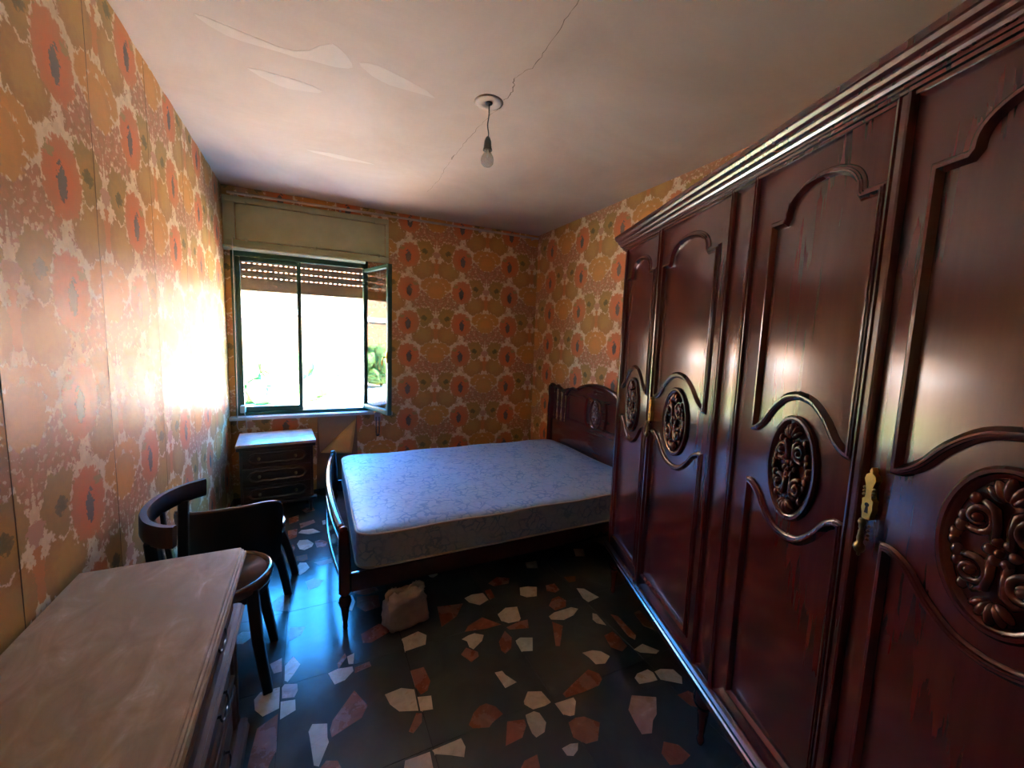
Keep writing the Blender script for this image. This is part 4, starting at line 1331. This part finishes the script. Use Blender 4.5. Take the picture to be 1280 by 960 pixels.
for y0, y1, x1 in ((-.06, -.085, -.214), (.012, .018, -.226), (.085, .115, -.214)):
    bm = bmesh.new()
    tube(bm, smooth_path([(-.175, y0, .44), (-.20, (y0 + y1) / 2, .58), (x1, y1, .742)], 5), 1.0, sect=[(a * .017, b * .007) for a, b in sq])
    link('back_slat', bm, DW, ch, smooth=True)
bm = bmesh.new()
lathe(bm, [(0, .446), (.10, .444), (.170, .449), (.182, .455)], n=36, sx=1.0, sy=1.02)
link('seat_panel', bm, M['seatwood'], ch, smooth='all')
bm = bmesh.new()
lathe(bm, [(.178, .435), (.178, .456), (.184, .464), (.194, .466), (.203, .461), (.206, .450), (.203, .425), (.196, .412), (.180, .415)], n=36, sx=1.0, sy=1.02)
tag(link('seat_rim', bm, M['rimwood'], ch, smooth='all'), 'shiny raised seat rim')
bm = bmesh.new()
lathe(bm, [(.165, .44), (.165, .385), (.190, .385), (.192, .425)], n=36, sx=1.0, sy=1.02)
link('seat_ring', bm, DW, ch, smooth=True)
for y, fy in ((-.125, -.205), (.105, .128)):
    bm = bmesh.new()
    tube(bm, [(.135, y, .43), (.155, y + (fy - y) * .5, .22), (.190, fy, 0)], [.023, .021, .018], sect=sq)
    link('front_leg', bm, DW, ch, smooth=True)

# ------------------------------------------------------------------ low chair with a solid back
lc = thing('low_chair', 'low dark chair with solid curved back, between bedside chest and bentwood chair', 'chair', (-.385, 2.66, 0))
# the back panel stands at the -y side, the sitter faces the window
bm = bmesh.new()
pts = smooth_path([(-.222, -.165, 0), (-.185, -.215, 0), (-.10, -.250, 0), (0, -.258, 0), (.09, -.250, 0), (.160, -.215, 0), (.196, -.150, 0)], 5)
n = len(pts)
nz = 10
def ztop(t): return .624 + .012 * math.sin(t * PI * 1.1 - .8) - .13 * (1 - math.sqrt(max(0, 1 - max(0, (t - .70) / .30) ** 2.2))) - .03 * max(0, (.06 - t) / .06)
F_, B_ = [], []
rim = []
for i, p in enumerate(pts):
    t = i / (n - 1)
    tg = (pts[min(i + 1, n - 1)] - pts[max(i - 1, 0)]).normalized()
    nr = Vector((-tg.y, tg.x, 0))
    zt = ztop(t)
    zb = .27
    lean = lambda z: nr * (-.03 * (z - .3) / .3)
    F_.append([bm.verts.new(p + nr * .008 + lean(zb + (zt - zb) * k / nz) + Vector((0, 0, zb + (zt - zb) * k / nz))) for k in range(nz + 1)])
    B_.append([bm.verts.new(p - nr * .008 + lean(zb + (zt - zb) * k / nz) + Vector((0, 0, zb + (zt - zb) * k / nz))) for k in range(nz + 1)])
    rim.append(p + lean(zt) + Vector((0, 0, zt)))
for i in range(n - 1):
    for k in range(nz):
        bm.faces.new((F_[i][k], F_[i + 1][k], F_[i + 1][k + 1], F_[i][k + 1]))
        bm.faces.new((B_[i][k], B_[i][k + 1], B_[i + 1][k + 1], B_[i + 1][k]))
    bm.faces.new((F_[i][nz], F_[i + 1][nz], B_[i + 1][nz], B_[i][nz]))
    bm.faces.new((F_[i][0], B_[i][0], B_[i + 1][0], F_[i + 1][0]))
for i in (0, n - 1):
    for k in range(nz):
        bm.faces.new((F_[i][k], F_[i][k + 1], B_[i][k + 1], B_[i][k]))
bp = link('back_panel', bm, DW, lc, smooth=True)
bm = bmesh.new()
tube(bm, rim, .009, 8)
tag(link('back_rim', bm, M['rimwood'], bp, smooth='all'), 'pale top edge')
bm = bmesh.new()
lathe(bm, [(0, .405), (.16, .403), (.195, .409), (.207, .421), (.220, .421), (.226, .409), (.222, .370), (.195, .360), (0, .360)], n=36)
link('seat', bm, M['rimwood'], lc, smooth='all')
for x, y, fx, fy in ((.15, -.13, .232, -.085), (.15, .12, .262, .125), (-.15, -.13, -.20, -.10), (-.15, .12, -.21, .13)):
    bm = bmesh.new()
    tube(bm, smooth_path([(x, y, .37), ((x * .4 + fx * .6), (y + fy) / 2, .20), (fx, fy, 0.0)], 4), [.024] * 4 + [.020] * 5, sect=sq)
    link('leg', bm, DW, lc, smooth=True)

# ------------------------------------------------------------------ outside the window
structure(boxo('ground_outside', (-40, 40, YB + T, 60, -.9, -.6), M['yard']), 'pale sunlit concrete yard outside the window', 'ground')
bb = thing('brick_building', 'long low orange brick building across the yard, seen through the window', 'building', (0, 17, -.6))
boxo('wall', (-30, 30, 0, 6, 0, 5.6), M['brick'], bb)
boxo('parapet', (-30.1, 30.1, -.12, 6.1, 5.6, 5.85), M['white'], bb)
boxo('string_course', (-30.05, 30.05, -.06, .02, 2.75, 2.95), M['white'], bb)
for k in range(-5, 6):
    f = boxo('far_window', (k * 5.0 + 1.2, k * 5.0 + 2.3, -.03, .05, 1.1, 2.4), M['white'], bb)
    boxo('pane', (k * 5.0 + 1.28, k * 5.0 + 2.22, -.045, -.031, 1.18, 2.32), M['dark_glass'], f)
shd = thing('lean_to_shed', 'small white shed with a sloping orange tiled roof at the right of the view outside', 'shed', (2.75, 10.2, -.6))
boxo('wall', (-1.5, 1.5, -.7, .7, 0, 1.15), M['white'], shd)
bm = bmesh.new()
extrude_profile(bm, [(-.9, 1.12), (.9, 1.62), (.9, 1.70), (-.9, 1.20)], -1.75, 1.75, lambda a, p, q: (a, p, q))
rf = link('roof', bm, M['rooftile'], shd)
bm = bmesh.new()
for k in range(16):
    x = -1.7 + k * .225
    tube(bm, [(x, -.93, 1.205), (x, .9, 1.705)], .05, 6)
tag(link('roof_tile_row', bm, M['rooftile'], rf), kind='stuff')
pp = thing('yard_post', 'thin pale post standing in the yard outside', 'post', (.62, 9.0, -.6))
bm = bmesh.new(); tube(bm, [(0, 0, 0), (0, 0, 1.7)], .05, 8); link('shaft', bm, M['white'], pp, smooth=True)
boxo('cap', (-.08, .08, -.08, .08, 1.7, 1.76), M['white'], pp)
bush_me = []
for v in range(3):
    bm = bmesh.new()
    r2 = random.Random(40 + v)
    for k in range(26):
        a, q = r2.uniform(0, 6.28), r2.uniform(0, .55)
        c = Vector((q * math.cos(a), q * math.sin(a), r2.uniform(.25, 1.15)))
        ic = bmesh.ops.create_icosphere(bm, subdivisions=2, radius=r2.uniform(.18, .32))
        for w in ic['verts']:
            w.co = c + w.co * (1 + .35 * mn.noise(w.co * 9 + c * 3))
    bush_me.append(bm)
src = [link('bush', b, M['leaf'], None) for b in bush_me]
rb = random.Random(5)
spots = [(-11.9 + 1.72 * k, 14.0 + (.35 if k % 2 else -.2)) for k in range(11)]
for k, (x, y) in enumerate(spots):
    o = src[k] if k < 3 else src[k % 3].copy()
    if k >= 3: COL.objects.link(o)
    o.location = (x, y, -.62)
    o.rotation_euler = (0, 0, rb.uniform(0, 6.28))
    s_ = rb.uniform(1.0, 1.3)
    o.scale = (.98, .98, s_)
    tag(o, 'leafy green bush in the row before the brick building outside', 'bush', 'bushes in front of the brick building outside')
